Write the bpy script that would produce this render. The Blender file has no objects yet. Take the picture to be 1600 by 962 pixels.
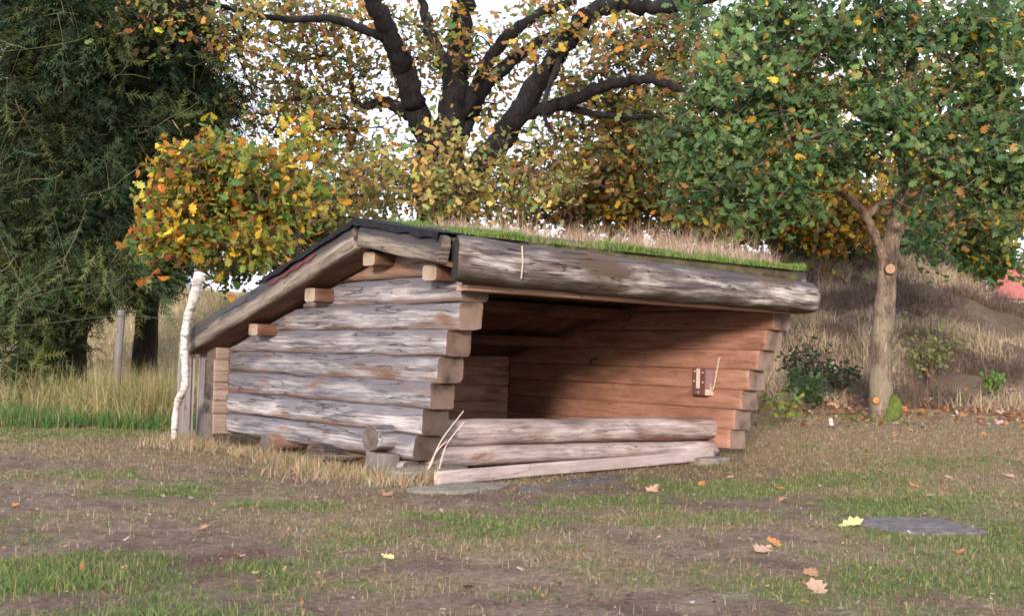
import bpy, math, random
import numpy as np
from mathutils import Vector, Matrix, noise as mnoise
random.seed(7)
RNG = np.random.default_rng(11)
S = bpy.context.scene
COL = S.collection
R = math.radians

# ------------------------------------------------------------------ camera
CX, CY, CZ = -5.7605, -8.6429, 0.8751
YAW, PITCH, ROLL, FPX = 0.67086, 0.04124, 0.02982, 1914.57
FW = np.array([math.sin(YAW)*math.cos(PITCH), math.cos(YAW)*math.cos(PITCH), math.sin(PITCH)])
_r = np.array([math.cos(YAW), -math.sin(YAW), 0.0]); _u = np.cross(_r, FW)
RT = math.cos(ROLL)*_r + math.sin(ROLL)*_u
UP = -math.sin(ROLL)*_r + math.cos(ROLL)*_u
CAM = np.array([CX, CY, CZ])
cd = bpy.data.cameras.new('camera'); cam = bpy.data.objects.new('camera', cd); COL.objects.link(cam)
cam.matrix_world = Matrix(((RT[0], UP[0], -FW[0], CX), (RT[1], UP[1], -FW[1], CY), (RT[2], UP[2], -FW[2], CZ), (0, 0, 0, 1)))
cd.sensor_width = 36.0; cd.lens = 36.0*FPX/1600.0; cd.clip_start = 0.05; cd.clip_end = 2000
S.camera = cam

def at(px, py, u):                      # survey helper: photo pixel + distance -> place in the world
    return CAM + (FW + RT*(px-800)/FPX - UP*(py-481)/FPX)*u

# ------------------------------------------------------------------ light
SUN_EL = R(10.5); SUN_DIR = np.array([1.0, 0.84, 0.0]); SUN_DIR /= np.linalg.norm(SUN_DIR)   # way the light travels
sd = bpy.data.lights.new('sun', 'SUN'); sun = bpy.data.objects.new('sun', sd); COL.objects.link(sun)
sd.energy = 3.0; sd.angle = R(7); sd.color = (1.0, 0.84, 0.70)
dv = Vector((SUN_DIR[0]*math.cos(SUN_EL), SUN_DIR[1]*math.cos(SUN_EL), -math.sin(SUN_EL)))
sun.rotation_euler = dv.to_track_quat('-Z', 'Y').to_euler()
W = bpy.data.worlds.new('World'); S.world = W; W.use_nodes = True
nt = W.node_tree; nt.nodes.clear()
wo = nt.nodes.new('ShaderNodeOutputWorld'); bg = nt.nodes.new('ShaderNodeBackground')
sky = nt.nodes.new('ShaderNodeTexSky'); sky.sky_type = 'NISHITA'; sky.sun_disc = False
sky.sun_elevation = SUN_EL; sky.sun_rotation = math.atan2(-SUN_DIR[0], -SUN_DIR[1])
sky.air_density = 1.0; sky.dust_density = 1.5; sky.ozone_density = 1.0
tc = nt.nodes.new('ShaderNodeTexCoord'); cn = nt.nodes.new('ShaderNodeTexNoise')
cn.inputs['Scale'].default_value = 2.2; cn.inputs['Detail'].default_value = 6
cr = nt.nodes.new('ShaderNodeValToRGB'); cr.color_ramp.elements[0].position = .3; cr.color_ramp.elements[1].position = .62
cr.color_ramp.elements[0].color = (.62, .62, .62, 1); cr.color_ramp.elements[1].color = (.98, .98, .98, 1)
cm = nt.nodes.new('ShaderNodeMixRGB'); cm.inputs[2].default_value = (11.2, 11.9, 13.4, 1)   # thin bright cloud
nt.links.new(tc.outputs['Generated'], cn.inputs['Vector']); nt.links.new(cn.outputs['Fac'], cr.inputs['Fac'])
nt.links.new(cr.outputs['Color'], cm.inputs[0]); nt.links.new(sky.outputs['Color'], cm.inputs[1])
nt.links.new(cm.outputs['Color'], bg.inputs['Color']); bg.inputs['Strength'].default_value = 0.1
nt.links.new(bg.outputs['Background'], wo.inputs['Surface'])
S.view_settings.view_transform = 'Standard'; S.view_settings.look = 'None'
S.view_settings.gamma = 1.0; S.view_settings.exposure = 0.68
S.cycles.max_bounces = 8; S.cycles.diffuse_bounces = 6; S.cycles.glossy_bounces = 2
S.cycles.transmission_bounces = 3; S.cycles.transparent_max_bounces = 4
S.cycles.pixel_filter_type = 'BLACKMAN_HARRIS'; S.cycles.filter_width = 1.7

# ------------------------------------------------------------------ helpers: objects
def tag(o, label=None, cat=None, group=None, kind=None):
    if label: o['label'] = label
    if cat: o['category'] = cat
    if group: o['group'] = group
    if kind: o['kind'] = kind
    return o

def thing(name, loc, label, cat, group=None):
    o = bpy.data.objects.new(name, None); COL.objects.link(o); o.location = loc; o.empty_display_size = .1
    return tag(o, label, cat, group)

def adopt(o, parent):
    o.parent = parent
    p = parent; m = Vector((0, 0, 0))
    while p is not None:
        if p.type == 'EMPTY': m += p.location
        p = p.parent
    o.matrix_parent_inverse = Matrix.Translation(-m) if parent.type == 'EMPTY' else Matrix.Identity(4)

class MB:
    """collects faces, becomes one mesh object"""
    def __init__(s): s.v = []; s.f = []; s.m = []
    def add(s, v, f, mi=0):
        n = len(s.v); s.v.extend([tuple(map(float, p)) for p in v])
        for q in f: s.f.append(tuple(i+n for i in q)); s.m.append(mi)
        return s
    def box(s, x0, x1, y0, y1, z0, z1, mi=0, j=0.0):
        v = [(x, y, z) for x in (x0, x1) for y in (y0, y1) for z in (z0, z1)]
        if j: v = [tuple(c+random.uniform(-j, j) for c in p) for p in v]
        f = [(0, 1, 3, 2), (4, 6, 7, 5), (0, 4, 5, 1), (2, 3, 7, 6), (0, 2, 6, 4), (1, 5, 7, 3)]
        return s.add(v, f, mi)
    def tube(s, pts, rad, seg=8, cap=True, mi=0, wob=0.0, cmi=None):
        pts = [np.asarray(p, float) for p in pts]; n = len(pts); v = []; f = []
        t0 = pts[1]-pts[0]; a = np.array([0, 0, 1.0]) if abs(t0[2]) < .9*np.linalg.norm(t0) else np.array([1.0, 0, 0])
        for i, p in enumerate(pts):
            t = pts[min(i+1, n-1)]-pts[max(i-1, 0)]; t = t/(np.linalg.norm(t)+1e-9)
            b = np.cross(t, a); b /= (np.linalg.norm(b)+1e-9); a = np.cross(b, t)
            for k in range(seg):
                an = 2*math.pi*k/seg; r = rad[i]
                if wob: r *= 1+wob*mnoise.noise(Vector(p*3.1)+Vector((math.cos(an)*1.3, math.sin(an)*1.3, i*.21)))
                v.append(p+(a*math.cos(an)+b*math.sin(an))*r)
        for i in range(n-1):
            for k in range(seg):
                f.append((i*seg+k, i*seg+(k+1) % seg, (i+1)*seg+(k+1) % seg, (i+1)*seg+k))
        s.add(v, f, mi)
        if cap:
            nb = len(s.v)-n*seg
            s.f.append(tuple(nb+k for k in range(seg))[::-1]); s.m.append(mi if cmi is None else cmi)
            s.f.append(tuple(nb+(n-1)*seg+k for k in range(seg))); s.m.append(mi if cmi is None else cmi)
        return s
    def build(s, name, mats, parent=None, smooth=False, bevel=0.0):
        me = bpy.data.meshes.new(name); me.from_pydata(s.v, [], s.f)
        for m in (mats if isinstance(mats, (list, tuple)) else [mats]): me.materials.append(m)
        me.polygons.foreach_set('material_index', s.m)
        if smooth: me.polygons.foreach_set('use_smooth', [len(q) == 4 for q in s.f])
        me.validate(); me.update()
        o = bpy.data.objects.new(name, me); COL.objects.link(o)
        if parent: adopt(o, parent)
        if bevel:
            b = o.modifiers.new('bevel', 'BEVEL'); b.width = bevel; b.segments = 2; b.limit_method = 'ANGLE'
        return o

def fast_mesh(name, verts, faces, mat, col=None, parent=None, smooth=False):
    """verts (N,3), faces (M,3|4) numpy arrays, col (N,3)"""
    me = bpy.data.meshes.new(name); k = faces.shape[1]
    me.vertices.add(len(verts)); me.vertices.foreach_set('co', verts.astype(np.float32).ravel())
    me.loops.add(faces.size); me.loops.foreach_set('vertex_index', faces.astype(np.int32).ravel())
    me.polygons.add(len(faces)); me.polygons.foreach_set('loop_start', np.arange(0, faces.size, k, dtype=np.int32))
    me.polygons.foreach_set('loop_total', np.full(len(faces), k, dtype=np.int32))
    me.update(calc_edges=True)
    if smooth: me.polygons.foreach_set('use_smooth', np.ones(len(faces), dtype=bool))
    if col is not None:
        a = me.color_attributes.new('tint', 'FLOAT_COLOR', 'POINT')
        a.data.foreach_set('color', np.c_[col, np.ones(len(col))].astype(np.float32).ravel())
    me.materials.append(mat)
    o = bpy.data.objects.new(name, me); COL.objects.link(o)
    if parent: adopt(o, parent)
    return o

def smooth_path(pts, n):
    p = np.array(pts, float); k = len(p)
    if k < 3:
        t = np.linspace(0, 1, n)[:, None]; return p[0]*(1-t)+p[-1]*t
    e = np.vstack([2*p[0]-p[1], p, 2*p[-1]-p[-2]]); out = []
    for t in np.linspace(0, k-1-1e-6, n):
        i = int(t); s = t-i; a, b, c, d = e[i], e[i+1], e[i+2], e[i+3]
        out.append(.5*((2*b)+(-a+c)*s+(2*a-5*b+4*c-d)*s*s+(-a+3*b-3*c+d)*s**3))
    return np.array(out)

def hash2(ix, iy, s):
    h = (ix.astype(np.int64)*374761393+iy.astype(np.int64)*668265263+s*974634777) & 0xffffffff
    h = ((h ^ (h >> 13))*1274126177) & 0xffffffff
    return ((h ^ (h >> 16)) & 0xffff)/65535.0
def vnoise(x, y, s=0):
    x = np.asarray(x, float); y = np.asarray(y, float)
    ix = np.floor(x); iy = np.floor(y); fx = x-ix; fy = y-iy; fx = fx*fx*(3-2*fx); fy = fy*fy*(3-2*fy)
    return (hash2(ix, iy, s)*(1-fx)+hash2(ix+1, iy, s)*fx)*(1-fy)+(hash2(ix, iy+1, s)*(1-fx)+hash2(ix+1, iy+1, s)*fx)*fy
def fbm(x, y, s=0, o=4):
    r = 0; a = .5; t = 0
    for i in range(o): r = r+a*vnoise(x*2**i+17*i, y*2**i-9*i, s+i); t += a; a *= .55
    return r/t
def sstep(t): t = np.clip(t, 0, 1); return t*t*(3-2*t)

# ------------------------------------------------------------------ helpers: materials
def newmat(name):
    m = bpy.data.materials.new(name); m.use_nodes = True; n = m.node_tree; n.nodes.clear()
    out = n.nodes.new('ShaderNodeOutputMaterial'); b = n.nodes.new('ShaderNodeBsdfPrincipled')
    n.links.new(b.outputs[0], out.inputs[0]); b.inputs['Specular IOR Level'].default_value = .25
    return m, n, b, out
def ramp(n, src, stops):
    r = n.nodes.new('ShaderNodeValToRGB'); e = r.color_ramp.elements
    while len(e) < len(stops): e.new(.5)
    for k, (p, c) in enumerate(stops): e[k].position = p; e[k].color = (*c, 1) if len(c) == 3 else c
    n.links.new(src, r.inputs[0]); return r.outputs[0]
def noise_node(n, vec, scale=1.0, detail=5.0, rough=.55, dist=0.0):
    q = n.nodes.new('ShaderNodeTexNoise'); q.inputs['Scale'].default_value = scale; q.inputs['Detail'].default_value = detail
    q.inputs['Roughness'].default_value = rough; q.inputs['Distortion'].default_value = dist
    if vec is not None: n.links.new(vec, q.inputs['Vector'])
    return q.outputs['Fac']
def mixc(n, fac, a, b, mode='MIX'):
    q = n.nodes.new('ShaderNodeMixRGB'); q.blend_type = mode
    for i, x in ((0, fac), (1, a), (2, b)):
        if isinstance(x, (int, float)): q.inputs[i].default_value = x
        elif isinstance(x, tuple): q.inputs[i].default_value = (*x, 1)
        else: n.links.new(x, q.inputs[i])
    return q.outputs[0]
def math_node(n, op, a, b=None):
    q = n.nodes.new('ShaderNodeMath'); q.operation = op
    for i, x in ((0, a), (1, b)):
        if x is None: continue
        if isinstance(x, (int, float)): q.inputs[i].default_value = x
        else: n.links.new(x, q.inputs[i])
    return q.outputs[0]
def mapping(n, vec, sc):
    q = n.nodes.new('ShaderNodeMapping'); q.inputs['Scale'].default_value = sc; n.links.new(vec, q.inputs['Vector']); return q.outputs[0]
def bump(n, b, h, strength=.4, dist=.01):
    q = n.nodes.new('ShaderNodeBump'); q.inputs['Strength'].default_value = strength; q.inputs['Distance'].default_value = dist
    n.links.new(h, q.inputs['Height']); n.links.new(q.outputs[0], b.inputs['Normal'])
def obj_vec(n):
    t = n.nodes.new('ShaderNodeTexCoord'); oi = n.nodes.new('ShaderNodeObjectInfo')
    c = n.nodes.new('ShaderNodeVectorMath'); c.operation = 'MULTIPLY_ADD'
    k = n.nodes.new('ShaderNodeCombineXYZ')
    for i in range(3): n.links.new(oi.outputs['Random'], k.inputs[i])
    c.inputs[1].default_value = (31.7, 17.3, 43.1)
    n.links.new(k.outputs[0], c.inputs[0]); n.links.new(t.outputs['Object'], c.inputs[2])
    return c.outputs[0], t, oi

def wood(name, axis, stops, stain, stain_at=(.5, .62), edge=None, top=None, crack=.75, grain=40.0, bmp=.5, var=.25, rough=.85, topr=(.56, .86), bl=(1.7, 6.0)):
    m, n, b, out = newmat(name)
    oi = n.nodes.new('ShaderNodeObjectInfo'); at_ = n.nodes.new('ShaderNodeAttribute'); at_.attribute_name = 'log'
    cx_ = n.nodes.new('ShaderNodeCombineXYZ'); ma = n.nodes.new('ShaderNodeVectorMath'); ma.operation = 'MULTIPLY_ADD'
    for i in range(3): n.links.new(oi.outputs['Random'], cx_.inputs[i])
    ma.inputs[1].default_value = (31.7, 17.3, 43.1); n.links.new(cx_.outputs[0], ma.inputs[0]); n.links.new(at_.outputs['Vector'], ma.inputs[2]); vec = ma.outputs[0]
    sec = n.nodes.new('ShaderNodeAttribute'); sec.attribute_name = 'sec'
    def sc(al, ac): return (al, ac, ac)
    big = noise_node(n, mapping(n, vec, sc(*bl)), 1, 7, .66, .5)
    fine = noise_node(n, mapping(n, vec, sc(2.2, grain)), 1, 5, .6, .2)
    c = mixc(n, .42, big, fine)
    col = ramp(n, c, stops)
    if edge or top:
        wob = noise_node(n, mapping(n, vec, sc(1.6, 9)), 1, 4)
        z = math_node(n, 'ADD', sec.outputs['Fac'], math_node(n, 'MULTIPLY', math_node(n, 'SUBTRACT', wob, .5), .9))
        if edge: col = mixc(n, ramp(n, z, [(.04, (1, 1, 1)), (.24, (0, 0, 0))]), col, edge)
        if top: col = mixc(n, ramp(n, z, [(topr[0], (0, 0, 0)), (topr[1], (.92, .92, .92))]), col, top)
    st = noise_node(n, mapping(n, vec, sc(.75, 2.6)), 1.3, 5, .6, .3)
    col = mixc(n, ramp(n, st, [(stain_at[0], (0, 0, 0)), (stain_at[1], (1, 1, 1))]), col, stain)
    crk = noise_node(n, mapping(n, vec, sc(.55, 11)), 1, 3, .5, .15)
    cf = ramp(n, crk, [(.492, (0, 0, 0)), (.5, (1, 1, 1)), (.508, (0, 0, 0))])
    col = mixc(n, math_node(n, 'MULTIPLY', cf, crack), col, mixc(n, 1.0, col, (.22, .18, .16), 'MULTIPLY'))
    # knots
    vo = n.nodes.new('ShaderNodeTexVoronoi'); vo.inputs['Scale'].default_value = 1.0
    n.links.new(mapping(n, vec, sc(2.1, 5.0)), vo.inputs['Vector'])
    kn = ramp(n, vo.outputs['Distance'], [(.02, (1, 1, 1)), (.075, (0, 0, 0))])
    col = mixc(n, math_node(n, 'MULTIPLY', kn, .7), col, mixc(n, 1.0, col, (.3, .2, .16), 'MULTIPLY'))
    hv = n.nodes.new('ShaderNodeHueSaturation'); n.links.new(col, hv.inputs['Color'])
    hv.inputs['Value'].default_value = 1
    n.links.new(math_node(n, 'ADD', math_node(n, 'MULTIPLY', oi.outputs['Random'], var), 1-var/2), hv.inputs['Value'])
    n.links.new(hv.outputs[0], b.inputs['Base Color']); b.inputs['Roughness'].default_value = rough
    h = math_node(n, 'SUBTRACT', math_node(n, 'ADD', fine, math_node(n, 'MULTIPLY', big, .6)), math_node(n, 'MULTIPLY', cf, .9))
    bump(n, b, h, bmp, .012)
    return m

def endgrain(name, light, dark, ax):
    m, n, b, out = newmat(name); vec, t, oi = obj_vec(n)
    mp = n.nodes.new('ShaderNodeMapping'); n.links.new(t.outputs['Generated'], mp.inputs['Vector'])
    mp.inputs['Location'].default_value = tuple(0 if i == ax else -.5 for i in range(3)); mp.inputs['Scale'].default_value = tuple(0 if i == ax else 1 for i in range(3))
    w = n.nodes.new('ShaderNodeTexWave'); w.wave_type = 'RINGS'; w.rings_direction = 'SPHERICAL'; w.inputs['Scale'].default_value = 7
    w.inputs['Distortion'].default_value = 1.6; w.inputs['Detail'].default_value = 3; w.inputs['Detail Scale'].default_value = 2
    n.links.new(mp.outputs[0], w.inputs['Vector'])
    bl = noise_node(n, vec, 9, 5, .6)
    col = ramp(n, mixc(n, .6, w.outputs['Fac'], bl), [(.25, dark), (.7, light)])
    st = noise_node(n, vec, 4.5, 3)
    col = mixc(n, ramp(n, st, [(.47, (0, 0, 0)), (.66, (.85, .85, .85))]), col, tuple(c*.45 for c in dark))
    n.links.new(col, b.inputs['Base Color']); b.inputs['Roughness'].default_value = .9
    bump(n, b, mixc(n, .5, bl, w.outputs['Fac']), .7, .012); return m

def leafmat(name, trans=.35, rough=.55):
    m, n, b, out = newmat(name)
    a = n.nodes.new('ShaderNodeAttribute'); a.attribute_name = 'tint'
    n.links.new(a.outputs['Color'], b.inputs['Base Color']); b.inputs['Roughness'].default_value = rough
    if trans:
        tr = n.nodes.new('ShaderNodeBsdfTranslucent'); n.links.new(a.outputs['Color'], tr.inputs['Color'])
        mx = n.nodes.new('ShaderNodeMixShader'); mx.inputs[0].default_value = trans
        n.links.new(b.outputs[0], mx.inputs[1]); n.links.new(tr.outputs[0], mx.inputs[2]); n.links.new(mx.outputs[0], out.inputs[0])
    return m

def barkmat(name, dark, light, sc=7.0, lichen=None):
    m, n, b, out = newmat(name); vec, t, oi = obj_vec(n)
    v = mapping(n, vec, (1, 1, .22))
    vo = n.nodes.new('ShaderNodeTexVoronoi'); vo.feature = 'DISTANCE_TO_EDGE'; vo.inputs['Scale'].default_value = sc*4.5
    ns = n.nodes.new('ShaderNodeTexNoise'); ns.inputs['Scale'].default_value = 9; ns.inputs['Detail'].default_value = 5; n.links.new(v, ns.inputs['Vector'])
    n.links.new(mixc(n, .22, v, ns.outputs['Color']), vo.inputs['Vector'])
    f = noise_node(n, v, sc, 7, .65)
    col = ramp(n, f, [(.3, dark), (.68, light)])
    e = ramp(n, vo.outputs['Distance'], [(.0, (.55, .53, .52)), (.16, (1, 1, 1))])
    col = mixc(n, 1.0, col, e, 'MULTIPLY')
    col = mixc(n, 1.0, col, ramp(n, noise_node(n, vec, 2.2, 5, .6), [(.35, (.55, .5, .48)), (.6, (1.1, 1.1, 1.1))]), 'MULTIPLY')
    if lichen:
        l = noise_node(n, vec, 2.3, 6, .65)
        col = mixc(n, ramp(n, l, [(.5, (0, 0, 0)), (.62, (.85, .85, .85))]), col, lichen)
    n.links.new(col, b.inputs['Base Color']); b.inputs['Roughness'].default_value = .92
    bump(n, b, math_node(n, 'ADD', f, e), .7, .02); return m

def plain(name, stops, scale=8.0, rough=.8, bmp=.3, vecscale=(1, 1, 1)):
    m, n, b, out = newmat(name); vec, t, oi = obj_vec(n)
    f = noise_node(n, mapping(n, vec, vecscale), scale, 7, .65)
    n.links.new(ramp(n, f, stops), b.inputs['Base Color']); b.inputs['Roughness'].default_value = rough
    bump(n, b, f, bmp, .01); return m

SILVER = [(.34, (.055, .052, .064)), (.43, (.135, .128, .150)), (.50, (.245, .228, .24)), (.57, (.385, .36, .37)), (.68, (.60, .575, .58))]
M_left = wood('weathered_silver_log', 1, SILVER, (.20, .115, .085), (.58, .70), edge=(.17, .115, .095), top=(.15, .14, .165), bmp=1.0, grain=52, bl=(1.1, 8.0))
M_gable = wood('brown_gable_log', 1, [(.3, (.13, .07, .05)), (.5, (.27, .155, .11)), (.7, (.36, .26, .21))], (.36, .33, .34), (.5, .66))
M_front = wood('silvered_front_log', 0, [(.33, (.09, .075, .085)), (.43, (.25, .20, .195)), (.53, (.42, .345, .33)), (.66, (.62, .545, .53))], (.20, .11, .08), (.55, .67), edge=(.20, .10, .07))
M_in = wood('brown_inner_log', 1, [(.30, (.17, .08, .055)), (.5, (.37, .19, .135)), (.68, (.49, .295, .22))], (.26, .13, .08), (.52, .7), crack=.6, bmp=.35, var=.16)
M_tan = wood('tan_log_side', 0, [(.3, (.19, .135, .11)), (.5, (.32, .24, .20)), (.68, (.42, .33, .28))], (.30, .20, .15), (.56, .7), crack=.7, bmp=.35, var=.2)
M_inb = wood('brown_back_log', 0, [(.30, (.31, .17, .125)), (.5, (.52, .31, .235)), (.68, (.62, .41, .33))], (.22, .10, .06), (.54, .7), crack=.7, bmp=.35, var=.2)
M_beam = wood('dark_roof_beam', 0, [(.3, (.09, .045, .03)), (.7, (.20, .105, .07))], (.07, .035, .025), (.5, .65))
M_lintel = wood('dark_eave_log', 0, [(.36, (.045, .038, .038)), (.46, (.13, .105, .10)), (.53, (.29, .25, .225)), (.62, (.66, .61, .56))], (.10, .066, .05), (.53, .66), edge=(.055, .040, .022), top=(.075, .060, .068), crack=1.0, grain=26, bmp=1.0, bl=(1.0, 6.0))  # darker along top and bottom, pale streaks between
M_rake = wood('dark_rake_log', 1, [(.30, (.06, .05, .045)), (.44, (.17, .14, .12)), (.56, (.31, .26, .22)), (.7, (.42, .36, .30))], (.07, .055, .055), (.54, .66), top=(.050, .047, .058), crack=1.0, bmp=.9, topr=(.34, .62), bl=(.9, 6))
M_plank = wood('pale_pink_plank', 0, [(.3, (.30, .22, .20)), (.5, (.47, .375, .355)), (.7, (.58, .49, .47))], (.33, .22, .18), (.6, .74), crack=.5)
M_vert = wood('grey_upright_board', 2, [(.3, (.17, .14, .14)), (.5, (.30, .265, .275)), (.7, (.40, .36, .37))], (.26, .15, .11), (.58, .7))
M_post = wood('grey_fence_post', 2, [(.3, (.10, .09, .085)), (.7, (.26, .235, .225))], (.16, .13, .10))
M_end = endgrain('sawn_end_grain', (.31, .215, .17), (.10, .065, .052), 1)
M_endd = endgrain('dark_end_grain', (.17, .12, .095), (.055, .04, .034), 1)
M_endr = endgrain('pale_end_grain', (.40, .29, .235), (.18, .12, .095), 1)
M_endx = endgrain('old_end_grain', (.24, .19, .17), (.075, .06, .055), 0)
M_endc = endgrain('dark_log_end', (.05, .043, .04), (.010, .009, .010), 0)  # eave log end, coloured near black
M_endxp = endgrain('cut_beam_end', (.60, .49, .40), (.42, .31, .23), 0)
M_felt = plain('roofing_felt', [(.35, (.006, .006, .009)), (.7, (.020, .019, .026))], 14, .95, .9)
M_feltred = plain('faded_felt_edge', [(.35, (.09, .025, .03)), (.7, (.19, .06, .06))], 14, .8)
M_stone = plain('grey_slab_stone', [(.3, (.10, .09, .075)), (.5, (.20, .18, .15)), (.7, (.29, .26, .21))], 11, .92, .6)
M_soilstone = plain('dark_flat_stone', [(.3, (.06, .05, .05)), (.55, (.14, .118, .118)), (.75, (.23, .195, .19))], 16, .95, .8)
M_oakbark = barkmat('shade_dark_oak_bark', (.008, .007, .009), (.030, .026, .027), 5)  # dark bark taken near black, standing in for shade on the big oak
M_youngbark = barkmat('young_oak_bark', (.095, .068, .052), (.36, .275, .215), 7, (.25, .215, .15))
M_conbark = barkmat('conifer_bark', (.02, .014, .012), (.075, .055, .045), 8)
M_bgbark = barkmat('brown_trunk_bark', (.05, .035, .025), (.22, .16, .12), 7)
M_twig = plain('mossy_twig', [(.3, (.07, .065, .035)), (.7, (.20, .19, .10))], 20)
M_leaf = leafmat('oak_leaf', .46, .45); M_needle = leafmat('needle', .12, .9); M_needle.node_tree.nodes['Principled BSDF'].inputs['Specular IOR Level'].default_value = .04; M_grass = leafmat('grass_blade', .3, .65)
M_dry = leafmat('dry_leaf', .15, .8)
M_moss = plain('green_moss', [(.3, (.045, .07, .015)), (.7, (.15, .19, .04))], 30, .95, 1.0)
M_cut = plain('fresh_sawn_wood', [(.3, (.22, .12, .075)), (.5, (.36, .22, .15)), (.7, (.46, .31, .22))], 26, .9, .8)
M_cut2 = plain('orange_sawn_wood', [(.3, (.34, .15, .05)), (.7, (.60, .31, .11))], 24, .9, .8)
M_iron = plain('rusty_iron', [(.3, (.03, .02, .018)), (.7, (.09, .055, .04))], 30, .6)
M_box = plain('mauve_brown_box', [(.3, (.10, .045, .045)), (.7, (.20, .10, .095))], 14, .7, .3, (1, 1, .2))
M_boxside = plain('mauve_box_side', [(.3, (.26, .16, .16)), (.7, (.38, .25, .25))], 14, .7, .3, (1, 1, .2))  # lighter mauve for the box side than for its face
M_strip = plain('pale_wood_strip', [(.3, (.62, .43, .35)), (.7, (.78, .58, .49))], 12, .7)
M_screw = plain('steel_screw', [(.3, (.45, .40, .38)), (.7, (.65, .6, .58))], 12, .4)
M_rope = plain('pale_rope', [(.3, (.40, .33, .24)), (.7, (.66, .57, .44))], 60, .9, .8)
M_birch = plain('birch_bark', [(.36, (.07, .06, .055)), (.42, (.36, .32, .30)), (.50, (.55, .52, .50)), (.7, (.70, .68, .66))], 11, .75, .7, (1, 1, 2.6))
M_render = plain('pale_render', [(.3, (.55, .50, .45)), (.7, (.68, .63, .57))], 3, .9)
M_tile = plain('red_roof_tile', [(.3, (.30, .09, .08)), (.7, (.44, .16, .14))], 9, .85)
M_glass = plain('dark_window_glass', [(.3, (.02, .022, .025)), (.7, (.04, .045, .05))], 2, .1, 0)
M_white = plain('white_window_paint', [(.3, (.7, .7, .68)), (.7, (.8, .8, .78))], 4, .6)
M_wire = plain('grey_wire', [(.3, (.05, .045, .04)), (.7, (.10, .09, .08))], 30, .8)

# ------------------------------------------------------------------ terrain
def uv_of(x, y):
    dx = x-CX; dy = y-CY
    return dx*math.sin(YAW)+dy*math.cos(YAW), dx*math.cos(YAW)-dy*math.sin(YAW)
def xy_of(u, v): return CX+u*math.sin(YAW)+v*math.cos(YAW), CY+u*math.cos(YAW)-v*math.sin(YAW)
_BV = [-60, -20, -6, 0, 6, 9.3, 10.3, 12.5, 16, 40]; _BB = [2.0, 2.2, 2.2, 2.5, 3.0, 3.1, 2.7, 1.7, 1.3, 1.2]
def height(x, y, fine=True):
    x = np.asarray(x, float); y = np.asarray(y, float); u, v = uv_of(x, y)
    s = .15+.85*sstep((v+3)/5.0)
    h = -.125+.07*s*np.clip(u-12.5, 0, 8)
    h = h+np.interp(v, _BV, _BB)*sstep((u-18.6)/11.5)
    h = h+.05*np.clip(u-30, 0, 70)
    h = h+(fbm(x*.35, y*.35, 3, 3)-.5)*.12*sstep((u-9)/6)*1.0
    bank = sstep((u-19)/3)*(1-sstep((u-45)/20))
    h = h+bank*(fbm(x*.9, y*.9, 5, 3)-.5)*.55
    if fine: h = h+(fbm(x*1.7, y*1.7, 9, 4)-.5)*.05+(vnoise(x*9, y*9, 4)-.5)*.016
    return h
def gz(x, y): return float(height(np.array([x]), np.array([y]))[0])

PATCH = [  # green turf patches: x, y, rx, ry, strength
    (-2.36, -.45, .75, .7, .8), (-2.3, .9, .45, .9, .55), (-1.83, -1.5, .55, .42, .9), (-4.0, -3.3, 1.1, .75, .8), (-4.3, -1.7, .9, .7, .9), (-4.4, -4.5, 1.1, 1.0, .85),
    (-1.2, -2.75, .9, .55, .85), (.5, -2.2, 1.4, .5, .9), (1.9, -1.9, 1.2, .55, .8), (3.2, -1.9, 1.3, .6, .75), (2.2, -3.3, 1.1, .5, 1.05), (1.3, -4.9, 1.1, 1.0, 1.1),
    (-.5, -5.3, 1.0, .7, .9), (.6, -5.9, 1.5, .8, 1.15), (3.9, -4.0, 1.3, 1.2, .7), (-1.5, 5.2, 2.6, 1.2, .8), (-2.6, 6.8, 3.0, 1.6, 1.2), (-5.5, 4.5, 2.5, 2.0, .6), (.2, -3.2, .8, .4, .5), (-2.4, -4.6, .35, .3, .5), (8.7, 1.4, .6, .6, .9), (5.6, -1.3, 1.2, .9, .35)]
def masks(x, y):
    u, v = uv_of(x, y)
    n1 = fbm(x*1.3, y*1.3, 21, 4); n2 = fbm(x*4.5, y*4.5, 22, 3)
    g = np.zeros_like(x)
    for (a, b, rx, ry, st) in PATCH:
        g = np.maximum(g, st*np.exp(-1.2*(((x-a)/rx)**2+((y-b)/ry)**2)))
    n3 = fbm(x*11, y*11, 24, 2)
    green = np.clip((g*1.15+(n1-.5)*1.5+(n2-.5)*1.2+(n3-.5)*.7-.14)*1.3, 0, 1)
    straw = .36+.62*sstep((v+.3)/2.2)*sstep((u-11.3)/2.2)+.35*sstep((-v-2.5)/2)*sstep((u-12.3)/1.5)
    straw = np.clip(straw-.06+(n1-.5)*1.3+(fbm(x*.6, y*.6, 23, 3)-.5)*1.8, 0, 1)
    bank = sstep((u-18.4)/1.6)
    return green, straw, bank, n1, n2
C_SOIL = np.array([.220, .152, .118]); C_SOIL2 = np.array([.35, .26, .205]); C_STRAW = np.array([.46, .345, .205]); C_GREEN = np.array([.16, .185, .062])
C_BANK = np.array([.20, .145, .105]); C_FIELD = np.array([.42, .33, .20]); C_LIT = np.array([.17, .085, .05])
def axis(parts):
    o = []
    for a, b, n in parts: o.extend(np.linspace(a, b, n, endpoint=False))
    return np.array(o)
us = np.concatenate([axis([(-60, 2, 14), (2, 17, 230), (17, 34, 80)]), np.geomspace(34, 900, 40)])
vs = np.concatenate([-np.geomspace(9, 900, 40)[::-1], axis([(-8.9, 9, 250)]), np.geomspace(9, 14, 22), np.geomspace(14.5, 900, 34)])
UU, VV = np.meshgrid(us, vs, indexing='ij'); GX, GY = xy_of(UU.ravel(), VV.ravel())
GZ = height(GX, GY)
g, st, bk, n1, n2 = masks(GX, GY)
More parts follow.
